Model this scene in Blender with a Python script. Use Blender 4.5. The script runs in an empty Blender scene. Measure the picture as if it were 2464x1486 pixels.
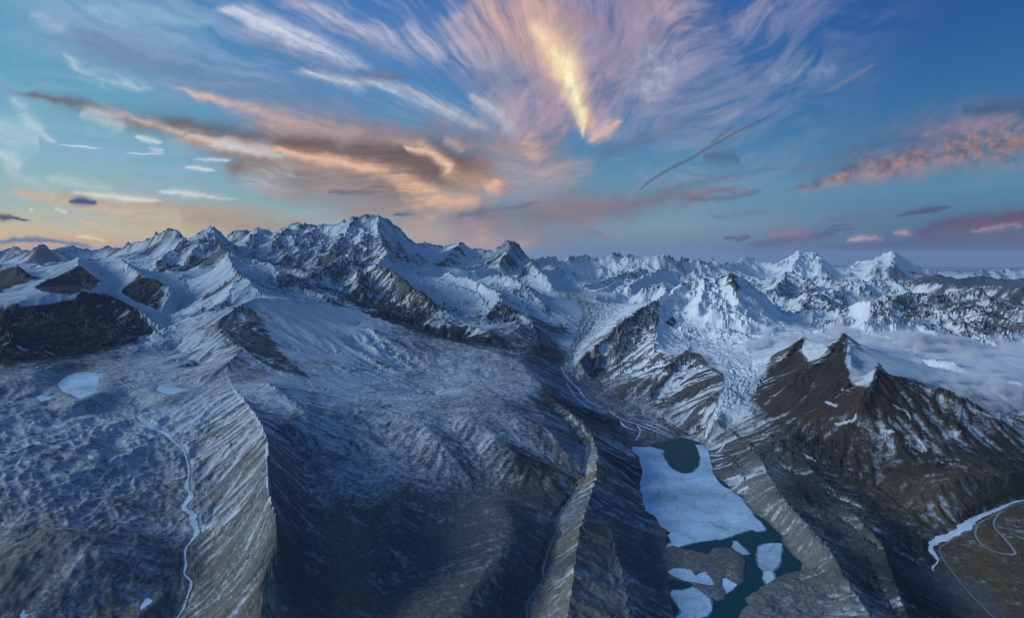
import bpy, math, time
import numpy as np
from math import radians, pi
T0 = time.time()
scene = bpy.context.scene
COL = scene.collection

# ------------------------------------------------------------------ camera
# Units are metres, the camera sits at the origin about 1.2 km above the lake.
F, CX, CY = 1345.0, 1232.0, 743.0            # focal length and centre in survey pixels (2464 wide)
PITCH = math.atan((CY - 616.0) / F)
cam_d = bpy.data.cameras.new("Camera")
cam = bpy.data.objects.new("Camera", cam_d)
COL.objects.link(cam)
cam.location = (0, 0, 0)
cam.rotation_euler = (pi / 2 - PITCH, 0, 0)
cam_d.sensor_width = 36.0
cam_d.lens = 36.0 * F / 2464.0
cam_d.clip_start = 1.0
cam_d.clip_end = 900000.0
scene.camera = cam

# ------------------------------------------------------------------ world, sun, exposure
SUN_AZ = radians(-100)        # from the view axis, negative = left
SUN_EL = radians(18)
world = bpy.data.worlds.new("World")
scene.world = world
world.use_nodes = True
wn, wl = world.node_tree.nodes, world.node_tree.links
wn.clear()
w_out = wn.new("ShaderNodeOutputWorld")
w_bg = wn.new("ShaderNodeBackground")
sky_n = wn.new("ShaderNodeTexSky")
sky_n.sky_type = 'NISHITA'
sky_n.sun_disc = False
sky_n.sun_elevation = SUN_EL
sky_n.sun_rotation = SUN_AZ
sky_n.altitude = 6000
geo = wn.new("ShaderNodeNewGeometry")
sep = wn.new("ShaderNodeSeparateXYZ")
tc = wn.new("ShaderNodeTexCoord")
wl.new(tc.outputs["Generated"], sep.inputs[0])


def lin(c):
    return tuple(((v / 255) / 12.92 if v / 255 <= 0.04045 else ((v / 255 + 0.055) / 1.055) ** 2.4) for v in c)


def ramp(stops):
    r = wn.new("ShaderNodeValToRGB")
    while len(r.color_ramp.elements) > 1:
        r.color_ramp.elements.remove(r.color_ramp.elements[0])
    r.color_ramp.elements[0].position = stops[0][0]
    r.color_ramp.elements[0].color = lin(stops[0][1]) + (1,)
    for p, c in stops[1:]:
        e = r.color_ramp.elements.new(p)
        e.color = lin(c) + (1,)
    mp = wn.new("ShaderNodeMapRange")           # sin(elevation) -0.03 .. 0.47 -> 0..1
    mp.inputs[1].default_value = -0.03
    mp.inputs[2].default_value = 0.47
    wl.new(sep.outputs[2], mp.inputs[0])
    wl.new(mp.outputs[0], r.inputs[0])
    return r


ramps = [
    ramp([(0, (230, 150, 80)), (.06, (244, 176, 88)), (.12, (234, 202, 130)), (.2, (176, 196, 182)), (.35, (128, 186, 204)), (.6, (96, 168, 204)), (.9, (74, 146, 198))]),
    ramp([(0, (206, 142, 104)), (.06, (210, 164, 124)), (.14, (180, 188, 172)), (.25, (136, 180, 192)), (.45, (104, 160, 198)), (.65, (84, 140, 198)), (.95, (66, 118, 190))]),
    ramp([(0, (88, 100, 124)), (.08, (106, 122, 144)), (.16, (128, 160, 172)), (.28, (104, 156, 184)), (.5, (68, 130, 182)), (.7, (52, 112, 178)), (.95, (44, 94, 170))]),
    ramp([(0, (48, 64, 98)), (.07, (62, 74, 106)), (.15, (80, 110, 142)), (.25, (84, 140, 172)), (.42, (56, 120, 168)), (.65, (40, 98, 162)), (.9, (34, 82, 158))]),
]
# azimuth = atan2(x, y)
at = wn.new("ShaderNodeMath"); at.operation = 'ARCTAN2'
wl.new(sep.outputs[0], at.inputs[0]); wl.new(sep.outputs[1], at.inputs[1])
prev = ramps[0].outputs[0]
for k, (a0, a1) in enumerate(((-40, -18), (-14, 10), (12, 38))):
    mr = wn.new("ShaderNodeMapRange"); mr.interpolation_type = 'SMOOTHSTEP'
    mr.inputs[1].default_value = radians(a0); mr.inputs[2].default_value = radians(a1)
    wl.new(at.outputs[0], mr.inputs[0])
    mx = wn.new("ShaderNodeMixRGB")
    wl.new(mr.outputs[0], mx.inputs[0]); wl.new(prev, mx.inputs[1]); wl.new(ramps[k + 1].outputs[0], mx.inputs[2])
    prev = mx.outputs[0]
dim = wn.new("ShaderNodeMixRGB"); dim.blend_type = 'MULTIPLY'; dim.inputs[0].default_value = 1
SKYV = 0.05
dim.inputs[2].default_value = (SKYV,) * 3 + (1,)
wl.new(sky_n.outputs[0], dim.inputs[1])
sc2 = wn.new("ShaderNodeMixRGB"); sc2.blend_type = 'MIX'; sc2.inputs[0].default_value = 0.12
wl.new(prev, sc2.inputs[1]); wl.new(dim.outputs[0], sc2.inputs[2])
wl.new(sc2.outputs[0], w_bg.inputs[0])
w_bg.inputs[1].default_value = 0.94
wl.new(w_bg.outputs[0], w_out.inputs[0])

sun_d = bpy.data.lights.new("Sun", 'SUN')
sun_d.energy = 3.0
sun_d.angle = radians(16)
sun_d.color = (0.90, 0.96, 1.0)
sun = bpy.data.objects.new("Sun", sun_d)
COL.objects.link(sun)
from mathutils import Vector
_sd = Vector((math.sin(SUN_AZ) * math.cos(SUN_EL), math.cos(SUN_AZ) * math.cos(SUN_EL), math.sin(SUN_EL)))
sun.rotation_euler = _sd.to_track_quat('Z', 'Y').to_euler()

scene.view_settings.view_transform = 'Standard'
scene.view_settings.look = 'None'
scene.view_settings.exposure = 0.0
scene.view_settings.gamma = 1.0
scene.view_settings.use_curve_mapping = False
scene.render.engine = 'CYCLES'
scene.cycles.max_bounces = 4
scene.cycles.diffuse_bounces = 2
scene.cycles.glossy_bounces = 2
scene.cycles.transparent_max_bounces = 16
scene.cycles.volume_bounces = 0
scene.cycles.use_denoising = True

# ================================================================== helpers
f32 = np.float32
CP, SP = math.cos(PITCH), math.sin(PITCH)


def ray(X, Y):
    """survey pixel -> (x, y, z) direction scaled to unit horizontal length"""
    X = np.asarray(X, float); Y = np.asarray(Y, float)
    r = (X - CX) / F; u = (CY - Y) / F
    y = CP + SP * u; z = -SP + CP * u
    h = np.hypot(r, y)
    return r / h, y / h, z / h


def proj(x, y, z):
    yc = y * CP - z * SP; zc = y * SP + z * CP
    return CX + F * x / yc, CY - F * zc / yc


def place(p):
    """(X, Y, v): v>0 distance in km, v<0 height in m below the camera -> range m, azimuth, height"""
    X, Y, v = p
    a, b, c = ray(X, Y)
    if v > 0 and X < 600:      # the survey ranges of the left-hand basin run short
        t = min(1.0, (600 - X) / 250.0); q = min(1.0, max(0.0, (13 - v) / 3.0))
        v = v * (1 + 0.28 * t * t * (3 - 2 * t) * q)
    R = v * 1000.0 if v > 0 else v / float(c)
    return float(np.arctan2(a, b)), R, float(c) * R


def plan(p):
    az, R, z = place(p)
    return (R * math.sin(az), R * math.cos(az), z)


rng = np.random.RandomState(7)
PERM = rng.permutation(4096).astype(np.int32)
ANG = (rng.rand(4096) * 2 * np.pi)
GX, GY = np.cos(ANG).astype(f32), np.sin(ANG).astype(f32)
RV = rng.rand(4096).astype(f32)


def hsh(ix, iy, s=0):
    return PERM[(PERM[(ix + s * 131) & 4095] + iy) & 4095]


def perlin(x, y, s=0):
    fx = np.floor(x); fy = np.floor(y)
    ix = fx.astype(np.int32); iy = fy.astype(np.int32)
    dx = (x - fx).astype(f32); dy = (y - fy).astype(f32)
    u = dx * dx * dx * (dx * (dx * 6 - 15) + 10); v = dy * dy * dy * (dy * (dy * 6 - 15) + 10)
    def g(ox, oy):
        h = hsh(ix + ox, iy + oy, s)
        return GX[h] * (dx - ox) + GY[h] * (dy - oy)
    a = g(0, 0); b = g(1, 0); c = g(0, 1); d = g(1, 1)
    a = a + u * (b - a); c = c + u * (d - c)
    return (a + v * (c - a)) * f32(1.5)


def fbm(x, y, wl, octv, s=0, gain=0.5, ridged=False, lac=1.97):
    o = 0; a = 1.0; w = 1.0; tot = 0
    for k in range(octv):
        n = perlin(x / wl + 17.3 * k, y / wl - 9.1 * k, s + k)
        if ridged:
            n = 1 - 2 * np.abs(n)
            n = np.clip(n, -1, 1)
            o = o + a * n * w
            w = np.clip(0.35 + 0.65 * n, 0, 1)
        else:
            o = o + a * n
        tot += a; a *= gain; wl /= lac
    return o / tot


def sstep(a, b, x):
    t = np.clip((x - a) / (b - a), 0, 1)
    return t * t * (3 - 2 * t)


# ================================================================== features of the land
# every line is a crest or a valley floor: (X, Y, v) with v>0 range in km, v<0 height in m
LINES = [
 # ---- far skyline, left: low peaks under the sunset
 [(-500,600,30),(-200,596,30),(0,602,28),(35,592,28),(60,604,27),(101,587,24),(125,602,25),(150,594,30),(174,585,30),(200,598,30),(235,597,30),(262,592,30),(290,596,26)],
 [(299,587,24),(318,582,23),(352,574,22),(382,559,21),(425,546.5,20),(445,572,19),(470,592,18)],
 [(380,625,13),(415,600,14),(445,574,15),(478,554,15),(511,542,15),(526,553,15),(541,570,14.5),(560,584,14)],
 [(511,542,15),(525,580,13.5),(540,598,12),(560,605,11)],
 [(511,542,15),(470,590,13.2),(455,612,12.2)],
 [(541,572,19),(552,566,19),(570,552,18.6),(584,550,18.5),(601,558,18.3),(612,550,18.2),(624,546,18),(650,553,17.8),(667,556,17.6),(690,539,17.4),(710,533,17.2),(727,531.5,17),(763,542,17),(790,537,16.6),(818,533,16.3),(836,525,16.2),(854,520.5,16),(880,517,16),(911,516.6,15.9),(927,526,16),(945,538,16.2),(964,550,16.5),(984,573,17),(1004,585,17.3),(1020,579,18),(1050,587,18),(1083,587,18),(1111,578,17.5),(1136,594,17.3),(1170,600,17),(1189,603.5,16),(1203,590,15.5),(1218,580,15.2),(1229,577,15),(1246,584,15.2),(1259,603.5,15.8),(1279,623,16)],
 # buttresses of the great massif
 [(911,518,15.9),(911,550,14.2),(925,585,12.4),(934,607,11.3),(915,625,10),(906,637,9.3)],
 [(854,521,16),(830,560,14.6),(805,590,13.2),(800,605,12.5)],
 [(763,543,17),(740,575,15.3),(728,600,14)],
 [(690,540,17.4),(665,575,15.5),(650,595,14)],
 [(624,547,18),(600,575,16),(590,592,15)],
 [(1111,578,17.5),(1090,605,15.5),(1075,622,14)],
 [(1229,578,15),(1222,605,13.9),(1205,625,13)],
 # feet of the massif (floor of the snow basins)
 [(590,615,12),(640,630,11.5),(700,640,11),(740,652,10.6),(770,640,11.3),(800,630,12)],
 [(960,625,12.2),(1000,640,11.6),(1040,650,11.2)],
 [(1060,640,12.8),(1110,648,12),(1150,650,12.2),(1200,640,13.2),(1240,640,13.8)],
 # ---- skyline, centre right and right
 [(1279,623,24),(1289,620,25),(1310,617,26),(1336,613,27),(1349,628,27),(1369,609,27),(1385,617,27.5),(1415,606.5,28),(1430,618,28),(1450,614,28),(1473,606.5,28),(1490,618,28.5),(1515,614,28),(1540,619,28),(1565,613,28),(1585,612,28),(1604,607.5,28),(1628,633,28),(1646,617,29),(1660,624,29),(1679,621,29),(1700,632,29),(1713,626,30),(1730,634,30),(1750,629,30),(1775,630,33),(1796,613.5,34),(1819,620,34),(1845,629,34),(1875,636,34)],
 [(1875,638,33),(1898,617,34),(1922,599,35),(1935,609,35),(1950,606,35),(1965,604,35),(1978,613,35),(1995,632,35),(2011,643,35)],
 [(2045,641,34),(2068,623,35),(2088,624,35),(2104,622,35),(2113,609,35),(2127,605,35),(2136,608,35),(2149,600,35),(2165,610,35),(2177,619,35),(2195,630,35),(2217,641,35),(2240,648,35)],
 [(1922,599,35),(1915,640,31)], [(1965,604,35),(1975,640,31)], [(2149,600,35),(2150,640,31)], [(2104,622,35),(2100,645,31)],
 [(1860,665,22),(1950,668,22),(2050,672,21),(2150,675,21),(2260,680,20),(2464,690,19),(2700,700,18)],
 [(2225,655,44),(2250,648,45),(2275,654,45),(2300,647,46),(2335,655,46),(2365,646,48),(2395,653,48),(2425,643,50),(2450,650,50),(2480,636,50),(2530,648,50)],
 [(2210,668,30),(2260,660,31),(2310,668,30),(2370,662,31),(2420,670,30),(2480,664,30),(2560,672,30)],
 # middle-distance ranges on the right
 [(1290,636,15),(1282,630,13.5),(1300,648,12.5),(1329,686,11)],
 [(1318,640,17),(1329,636,16.5),(1360,655,15),(1395,680,13),(1428,701,11.5)],
 [(1428,701,11.5),(1465,686,12),(1492,672,12.6),(1511,668,13),(1516,682,12.5)],
 [(1511,690,11.5),(1550,662,13.5),(1580,650,14.3),(1598,645,14.5),(1635,652,14.8),(1660,665,14.5)],
 [(1545,693,11),(1580,682,11.3),(1592,676,11.4),(1602,692,10.8)],
 [(1400,692,14),(1440,676,17),(1490,658,22),(1560,644,25)],
 [(1700,690,16),(1722,672,17),(1745,655,19)],
 [(1850,700,13),(1872,690,13.5),(1894,650,19),(1930,665,17),(1960,690,15)],
 [(1925,735,11),(1950,706,13),(1965,700,13),(2000,735,11.5),(2060,738,11.5)],
 [(2010,700,15),(2050,668,18),(2080,690,16),(2110,672,18),(2150,670,18),(2190,695,16)],
 [(2130,735,10.5),(2165,712,11.5),(2200,702,12),(2250,712,11.5),(2300,700,12),(2340,698,12),(2362,695,12),(2385,715,11.6),(2410,735,11),(2464,742,10.6)],
 [(2190,760,9.4),(2230,745,9.9),(2290,748,9.6),(2330,740,9.8),(2400,762,9.2),(2464,770,9)],
 # ---- left: snow basins, dark nunataks
 [(250,640,10),(289,619,8.9),(312,640,7.4),(335,656,6.6),(365,676,6.3),(392,682,6.2),(413,692,6.15)],
 [(335,656,6.6),(345,690,6.15),(382,740,5.7)],
 [(292,700,6.1),(300,712,6.0),(340,732,5.75),(382,748,5.6),(405,722,5.9),(416,702,6.2)],
 [(292,700,6.1),(300,672,6.9),(300,655,7.8)],
 [(183,616,8.6),(191,636,7),(205,655,6.6),(232,672,6.35),(236,684,6.2)],
 [(191,636,7),(150,658,6.5),(110,675,6.2),(83,688,6)],
 [(83,690,5.9),(120,706,5.65),(170,706,5.6),(214,702,5.7),(240,680,6.3)],
 [(-60,620,8),(20,640,7),(41,636,6.9),(60,655,6.6),(75,664,6.4)],
 [(-80,700,6.1),(0,702,6),(40,690,6.1),(75,668,6.6)],
 [(90,640,8.5),(130,625,10),(160,632,9),(200,628,10)],
 [(240,660,8),(260,690,6.6),(280,718,5.9)],
 [(420,650,9),(450,680,7.6),(450,705,6.8),(430,735,6.2),(400,775,5.3),(340,832,4.4),(290,860,4.1)],
 [(380,632,10.5),(430,640,10.2),(480,640,9.8)],
 # brown-black dome
 [(-80,735,5.4),(36,720,5.4),(110,700,5.45),(199,696,5.4),(265,709,5.35),(315,734,5.2),(352,757,5.05),(378,782,4.85),(372,795,4.75)],
 [(372,800,4.65),(349,806,4.6),(280,822,4.5),(199,848,4.2),(120,855,4.1),(43,858,4.05),(-80,850,4.1)],
 [(-80,760,4.9),(10,785,4.5),(30,800,4.3)],
 [(0,940,3.4),(60,900,3.65),(110,870,3.95)],
 # basin floor with the ponds
 [(100,900,3.55),(190,925,3.45),(240,900,3.6),(300,880,3.8)],
 [(330,995,-885),(385,1035,-925),(440,1090,-970),(452,1120,-995),(448,1170,-1030),(468,1200,-1050),(455,1215,-1060),(472,1280,-1100),(450,1340,-1135),(447,1375,-1150),(458,1400,-1160),(440,1470,-1190),(425,1520,-1205),(420,1620,-1220)],
 [(-200,1000,-800),(0,990,-815),(150,985,-845),(300,975,-868)],
 [(-200,1200,-930),(0,1180,-940),(150,1170,-960),(300,1180,-990)],
 [(-300,1400,-1050),(0,1380,-1060),(200,1390,-1085),(340,1400,-1125)],
 [(-300,1600,-1140),(100,1600,-1150),(340,1600,-1180)],
 # ---- snow dome and the white-edged ridge
 [(481,730,6.4),(520,695,6.9),(552,668,7.4),(562,640,8),(548,606,8.8),(575,612,8.9),(610,622,8.9),(647,629,8.6),(671,650,8.2),(698,667,8),(730,690,7.7),(763,703,7.4),(800,722,7)],
 [(548,606,8.8),(560,640,7.9),(578,659,7.1),(600,675,6.7),(630,712,6.2)],
 [(600,690,7.4),(650,700,7.2),(700,712,6.9),(760,722,6.8)],
 [(480,760,5.5),(510,745,5.6),(540,720,6.0),(570,668,6.9)],
 [(440,800,4.9),(470,790,5.0),(524,776,5.0)],
 [(524,776,4.95),(545,752,5.3),(577,728,5.6),(624,716,5.9),(700,718,6.05),(760,728,6.15),(818,737,6.2),(900,757,6.1),(984,779,5.9),(1093,823,5.3),(1166,842,5.05),(1249,866,4.7),(1282,902,4.4),(1335,962,-1010)],
 [(524,776,4.95),(550,806,4.75),(581,836,4.55),(607,859,4.38),(650,886,4.15),(707,899,4.05),(763,929,3.85),(818,947,3.75),(880,962,3.65)],
 [(581,836,4.55),(560,860,4.25),(548,878,4.1),(546,900,3.95),(564,935,3.7),(604,981,3.25),(630,1020,2.95),(642,1049,2.78),(645,1085,2.62),(643,1117,2.47),(649,1199,2.12),(660,1225,2.03),(667,1246,2.0),(668,1300,-940),(662,1360,-990),(652,1409,-1025),(640,1520,-1090),(640,1650,-1130)],
 [(600,770,5.2),(640,800,5.0),(700,835,4.75),(760,850,4.65),(810,850,4.75)],
 [(860,785,5.65),(870,775,5.8)],
 [(884,790,5.4),(930,830,5.0),(975,865,4.75),(1020,895,4.5),(1070,915,4.3)],
 [(820,880,4.35),(900,905,4.25),(980,935,4.05),(1050,950,4.0)],
 [(640,915,3.75),(700,960,3.45),(745,1000,3.2),(780,1100,-1000),(800,1200,-1070),(810,1260,-1100),(785,1330,-1130),(795,1420,-1160),(810,1520,-1180)],
 [(860,990,3.4),(900,1030,3.2),(960,1080,-1040)],
 [(900,1090,-1035),(960,1120,-1062),(1040,1145,-1085),(1120,1152,-1100),(1165,1168,-1112),(1250,1158,-1100)],
 [(1040,975,-940),(1100,1020,-990),(1160,1080,-1052),(1167,1140,-1098)],
 [(1000,990,-925),(1060,1040,-968),(1105,1095,-1020),(1120,1130,-1060)],
 [(1110,985,-925),(1190,1042,-968),(1250,1092,-1020),(1330,1152,-1085)],
 [(1195,1000,-955),(1262,1056,-1020),(1340,1118,-1090)],
 [(1215,960,-915),(1270,990,-948),(1330,1040,-1000),(1368,1092,-1058)],
 [(860,1095,-1025),(872,1150,-1066),(905,1242,-1118),(885,1285,-1132),(825,1335,-1142),(798,1365,-1148)],
 [(830,1090,-990),(838,1150,-1025),(852,1215,-1062),(850,1270,-1098)],
 [(930,1085,-1015),(945,1150,-1052),(965,1210,-1075)],
 [(700,1000,3.15),(722,1080,-970),(735,1160,-1020),(742,1240,-1062),(735,1330,-1098),(730,1420,-1130)],
 [(600,1100,-915),(560,1130,-965),(520,1165,-1010),(490,1190,-1040)],
 [(560,1060,-890),(520,1085,-930),(480,1110,-970)],
 [(610,1210,-950),(560,1250,-1010),(510,1275,-1065)],
 [(620,1320,-1010),(570,1370,-1075),(520,1400,-1120)],
 [(100,1240,-960),(180,1270,-985),(250,1330,-1025),(330,1345,-1060)],
 [(60,1050,-850),(150,1075,-880),(230,1060,-890),(290,1090,-915)],
 [(20,1320,-1010),(110,1300,-1005),(160,1340,-1040),(150,1420,-1085)],
 [(250,1240,-1010),(330,1270,-1040),(380,1330,-1085),(400,1400,-1120)],
 [(1760,1090,-1150),(1800,1160,-1150),(1850,1220,-1145),(1920,1300,-1145)],
 [(1950,1120,-1080),(2010,1175,-1105),(2070,1200,-1105),(2150,1260,-1140),(2200,1330,-1185)],
 [(1935,1330,-1165),(1990,1400,-1165),(2030,1486,-1170)],
 [(2080,1330,-1165),(2120,1420,-1180),(2150,1486,-1195)],
 [(1560,760,6.9),(1620,735,7.2),(1660,700,7.7)],
 [(1620,690,7.9),(1600,740,7.0),(1610,775,6.4)],
 [(1730,668,8.1),(1722,700,7.4),(1735,735,6.8),(1745,760,6.5)],
 [(1792,670,8.1),(1805,705,7.5),(1830,740,7.1),(1850,770,6.8)],
 [(1715,735,6.6),(1760,750,6.6),(1810,765,6.5),(1860,785,6.5)],
 [(2134,720,7.9),(2140,750,7.4),(2150,775,7.0)],
 [(2021,745,8.2),(2010,765,7.6)], [(1955,743,8.3),(1950,768,7.6)],
 [(1660,790,6.2),(1650,820,5.8),(1655,840,5.4)], [(1800,800,6.1),(1800,840,5.4),(1810,880,4.95)],
 [(1165,1168,-1112),(1085,1240,-1135),(1000,1320,-1165),(930,1410,-1185),(870,1500,-1205),(820,1600,-1215)],
 [(880,1180,-1060),(950,1210,-1070),(960,1290,-1090),(900,1380,-1115),(850,1440,-1130)],
 [(1200,1190,-1075),(1250,1240,-1070),(1240,1330,-1080),(1150,1420,-1100),(1080,1520,-1120)],
 [(1270,950,-960),(1330,1020,-1010),(1370,1100,-1065)],
 # stream valley left of the moraine
 [(1300,960,-1018),(1360,1010,-1052),(1405,1070,-1082),(1414,1110,-1096),(1388,1160,-1118),(1350,1230,-1155),(1330,1300,-1170),(1310,1360,-1180),(1275,1420,-1190),(1265,1486,-1200),(1258,1600,-1210)],
 [(1335,962,-1005),(1400,1012,-1030),(1430,1055,-1048),(1439,1095,-1056),(1434,1150,-1064),(1412,1220,-1074),(1390,1300,-1084),(1378,1400,-1096),(1364,1500,-1106),(1350,1640,-1115)],
 [(1452,1120,-1088),(1462,1160,-1096),(1460,1240,-1108),(1480,1310,-1118),(1504,1400,-1126),(1518,1500,-1134),(1526,1620,-1142)],
 # ---- glacier trough and lake
 [(1428,703,11.3),(1440,725,9.8),(1445,750,8.5),(1420,790,7.4),(1390,830,6.45),(1378,860,-1060),(1380,900,-1095),(1405,950,-1125),(1480,995,-1150),(1560,1035,-1175),(1620,1058,-1195)],
 [(1345,735,8.8),(1370,760,7.9),(1350,800,6.9),(1340,840,6.2)],
 [(1335,870,-1060),(1350,905,-1095),(1370,935,-1115),(1440,990,-1150),(1500,1050,-1185),(1520,1076,-1200)],
 # rock ribs falling from the massif
 [(440,870,4.35),(470,835,4.6),(510,805,4.8),(524,777,4.95)],
 [(470,895,4.05),(510,850,4.4),(540,815,4.65)],
 [(400,850,4.4),(440,820,4.75)],
 [(1007,612,14.5),(1030,630,12.8),(1060,660,11.5)],
 [(818,560,15.2),(842,590,13.4),(850,600,12.6)], [(870,545,15),(872,580,13.2),(880,600,12.4)], [(945,560,15.2),(960,590,13.6),(975,615,12.4)],
 [(700,560,16.4),(712,585,14.4),(720,605,13.2)], [(660,560,17),(680,590,14.8),(690,612,13)], [(775,560,16),(770,590,14),(768,612,12.6)],
 [(906,637,9.3),(944,646,8.8),(967,670,8.3),(1017,703,7.6),(1050,730,7.2),(1077,753,6.9),(1107,779,6.6),(1150,789,6.35),(1180,796,6.1),(1190,810,5.8)],
 [(818,745,6.55),(870,752,6.6),(917,768,6.5),(1017,802,5.95),(1083,826,5.5),(1183,835,5.3),(1250,850,5.2),(1300,858,5.35)],
 [(760,680,8.6),(830,720,7.4),(880,745,6.9)],
 [(838,606,11),(800,628,10),(765,650,9.2),(735,670,8.5)],
 [(838,606,11),(860,640,9.6),(870,690,8.2)],
 [(1000,640,11),(1010,670,9.6),(1050,700,8.6),(1090,740,7.7),(1110,755,7.3),(1150,775,6.8)],
 [(1077,648,10.2),(1100,668,9.4),(1116,666,9.3),(1160,680,8.8),(1209,706,8),(1216,736,7.3),(1246,776,6.6),(1252,790,6.35)],
 [(1209,706,8),(1180,745,7.1),(1165,770,6.7)],
 [(1110,690,9),(1150,700,8.8),(1190,760,7)],
 [(1150,673,10.6),(1183,657,10.6),(1216,657,10.5),(1243,669,10),(1272,690,9.3),(1296,716,8.6),(1316,738,8)],
 [(1240,700,9.2),(1270,735,8),(1280,765,7.1),(1290,800,6.4),(1300,830,5.9)],
 [(1216,736,7.3),(1260,752,6.9),(1290,780,6.5)],
 # ---- the white mountain
 [(1578,720,7),(1600,706,7.3),(1640,684,7.8),(1650,670,8.1),(1696,666,8.1),(1730,668,8.1),(1746,660,8.05),(1757,651,8),(1770,660,8.05),(1779,657,8.1),(1792,670,8.1),(1819,693,8.2),(1845,713,8.3),(1879,736,8.4),(1905,746,8.4),(1955,743,8.3),(2021,745,8.2),(2045,741,8.1),(2065,728,8),(2094,718,7.9),(2134,720,7.9),(2157,736,7.8),(2177,756,7.6),(2197,775,7.4),(2260,800,7)],
 [(1578,720,7),(1548,735,6.6),(1500,775,6.1),(1450,815,5.6),(1412,845,5.3),(1395,865,5.15)],
 [(1578,720,7),(1572,760,6.3),(1580,800,5.7),(1575,835,5.3)],
 [(1757,651,8),(1765,690,7.3),(1775,715,6.9)],
 [(1696,666,8.1),(1690,710,7.1),(1680,740,6.7)],
 [(2094,718,7.9),(2100,745,7.3),(2080,775,6.8)],
 [(1640,790,6.1),(1720,795,6.1),(1800,800,6),(1880,810,5.9)],
 [(1900,800,6.4),(2000,790,6.6),(2100,800,6.3),(2200,820,6)],
 [(1600,880,4.85),(1650,850,5.2),(1690,870,4.95),(1735,900,4.6),(1742,935,4.3),(1700,960,4.1)],
 [(1720,850,5.3),(1780,880,4.9),(1770,930,4.35),(1745,970,4.05),(1715,1010,3.8),(1700,1040,-1190)],
 [(1420,880,-1080),(1460,940,-1120),(1540,985,-1150),(1620,1020,-1172),(1660,1045,-1195)],
 # ---- brown mountain
 [(1812,955,4.2),(1830,915,4.5),(1852,892,4.65),(1892,859,4.85),(1915,830,5.05),(1935,806,5.2)],
 [(1812,958,4.15),(1790,990,3.95),(1745,1030,-1120)],
 [(2031,796,4.9),(2012,822,4.7),(1995,843,4.5),(1971,869,4.3),(1930,890,4.2),(1890,930,4.0)],
 [(1960,845,4.75),(1935,870,4.7)],
 [(2031,796,4.9),(2070,830,5),(2120,850,5),(2200,860,5),(2300,870,4.9)],
 [(2031,796,4.9),(2045,850,4.45),(2050,900,4.15),(2040,930,3.95)],
 [(2050,870,4.5),(2085,895,4.25),(2100,915,4.1)],
 [(2111,871,4.1),(2118,885,4.05),(2137,899,4.05),(2177,909,4.1),(2227,922,4.1),(2300,950,4.05),(2380,985,4.15),(2464,1000,4.25),(2700,1020,4.3)],
 [(2111,871,4.1),(2100,920,3.85),(2070,960,3.7)],
 [(2240,880,4.9),(2330,900,4.8),(2464,920,4.7)],
 [(1835,980,-1005),(1848,1040,-1045),(1880,1080,-1070),(1940,1108,-1090),(2020,1135,-1110),(2100,1165,-1135),(2160,1210,-1158),(2205,1260,-1180),(2240,1315,-1203),(2262,1370,-1222),(2330,1470,-1245),(2380,1560,-1255)],
 [(2237,1307,-1202),(2291,1280,-1196),(2342,1250,-1186),(2464,1202,-1168),(2600,1160,-1160)],
 [(2160,1189,-1142),(2220,1150,-1080),(2281,1107,-1030),(2340,1110,-1028),(2464,1103,-1042),(2600,1098,-1060)],
 [(2200,1200,-1130),(2240,1172,-1085),(2291,1150,-1050),(2400,1140,-1062),(2464,1135,-1082),(2600,1130,-1110)],
 [(2300,1350,-1205),(2400,1300,-1175),(2464,1280,-1158),(2650,1250,-1120)],
 [(2340,1440,-1228),(2464,1420,-1195),(2650,1400,-1160)],
 # moraine right of the lake
 [(1745,1030,-1120),(1800,1060,-1090),(1830,1100,-1085),(1870,1170,-1085),(1925,1240,-1095),(1990,1300,-1100),(2040,1380,-1110),(2100,1486,-1120),(2150,1600,-1130)],
 [(1900,1130,-1120),(1950,1200,-1130),(2050,1270,-1150),(2150,1350,-1170),(2240,1486,-1200)],
 [(2000,1190,-1135),(2100,1240,-1155),(2180,1300,-1185),(2230,1380,-1220),(2280,1486,-1240)],
 [(2060,1230,-1100),(2130,1300,-1112),(2160,1400,-1125),(2200,1500,-1140)],
]
# lake level and shore
LAKE_Z = -1200.0
LAKE = [(1588,1062),(1640,1052),(1680,1062),(1700,1078),(1708,1100),(1716,1135),(1748,1165),(1762,1185),(1786,1192),(1800,1222),(1822,1240),(1850,1255),(1880,1290),(1886,1310),(1905,1330),(1932,1355),(1925,1370),(1880,1382),(1850,1400),(1830,1410),(1795,1440),(1800,1452),(1775,1486),(1760,1530),(1640,1530),(1620,1470),(1612,1430),(1608,1370),(1595,1330),(1606,1310),(1600,1300),(1606,1275),(1588,1262),(1576,1240),(1553,1226),(1548,1196),(1540,1180),(1543,1150),(1546,1128),(1534,1105),(1520,1085),(1522,1074),(1560,1076)]
ISLANDS = [
 [(1588,1318),(1618,1312),(1650,1320),(1700,1330),(1720,1318),(1762,1316),(1780,1330),(1795,1345),(1790,1365),(1792,1400),(1775,1405),(1760,1425),(1742,1440),(1725,1445),(1690,1425),(1660,1400),(1612,1395),(1598,1360)],
]
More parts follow.
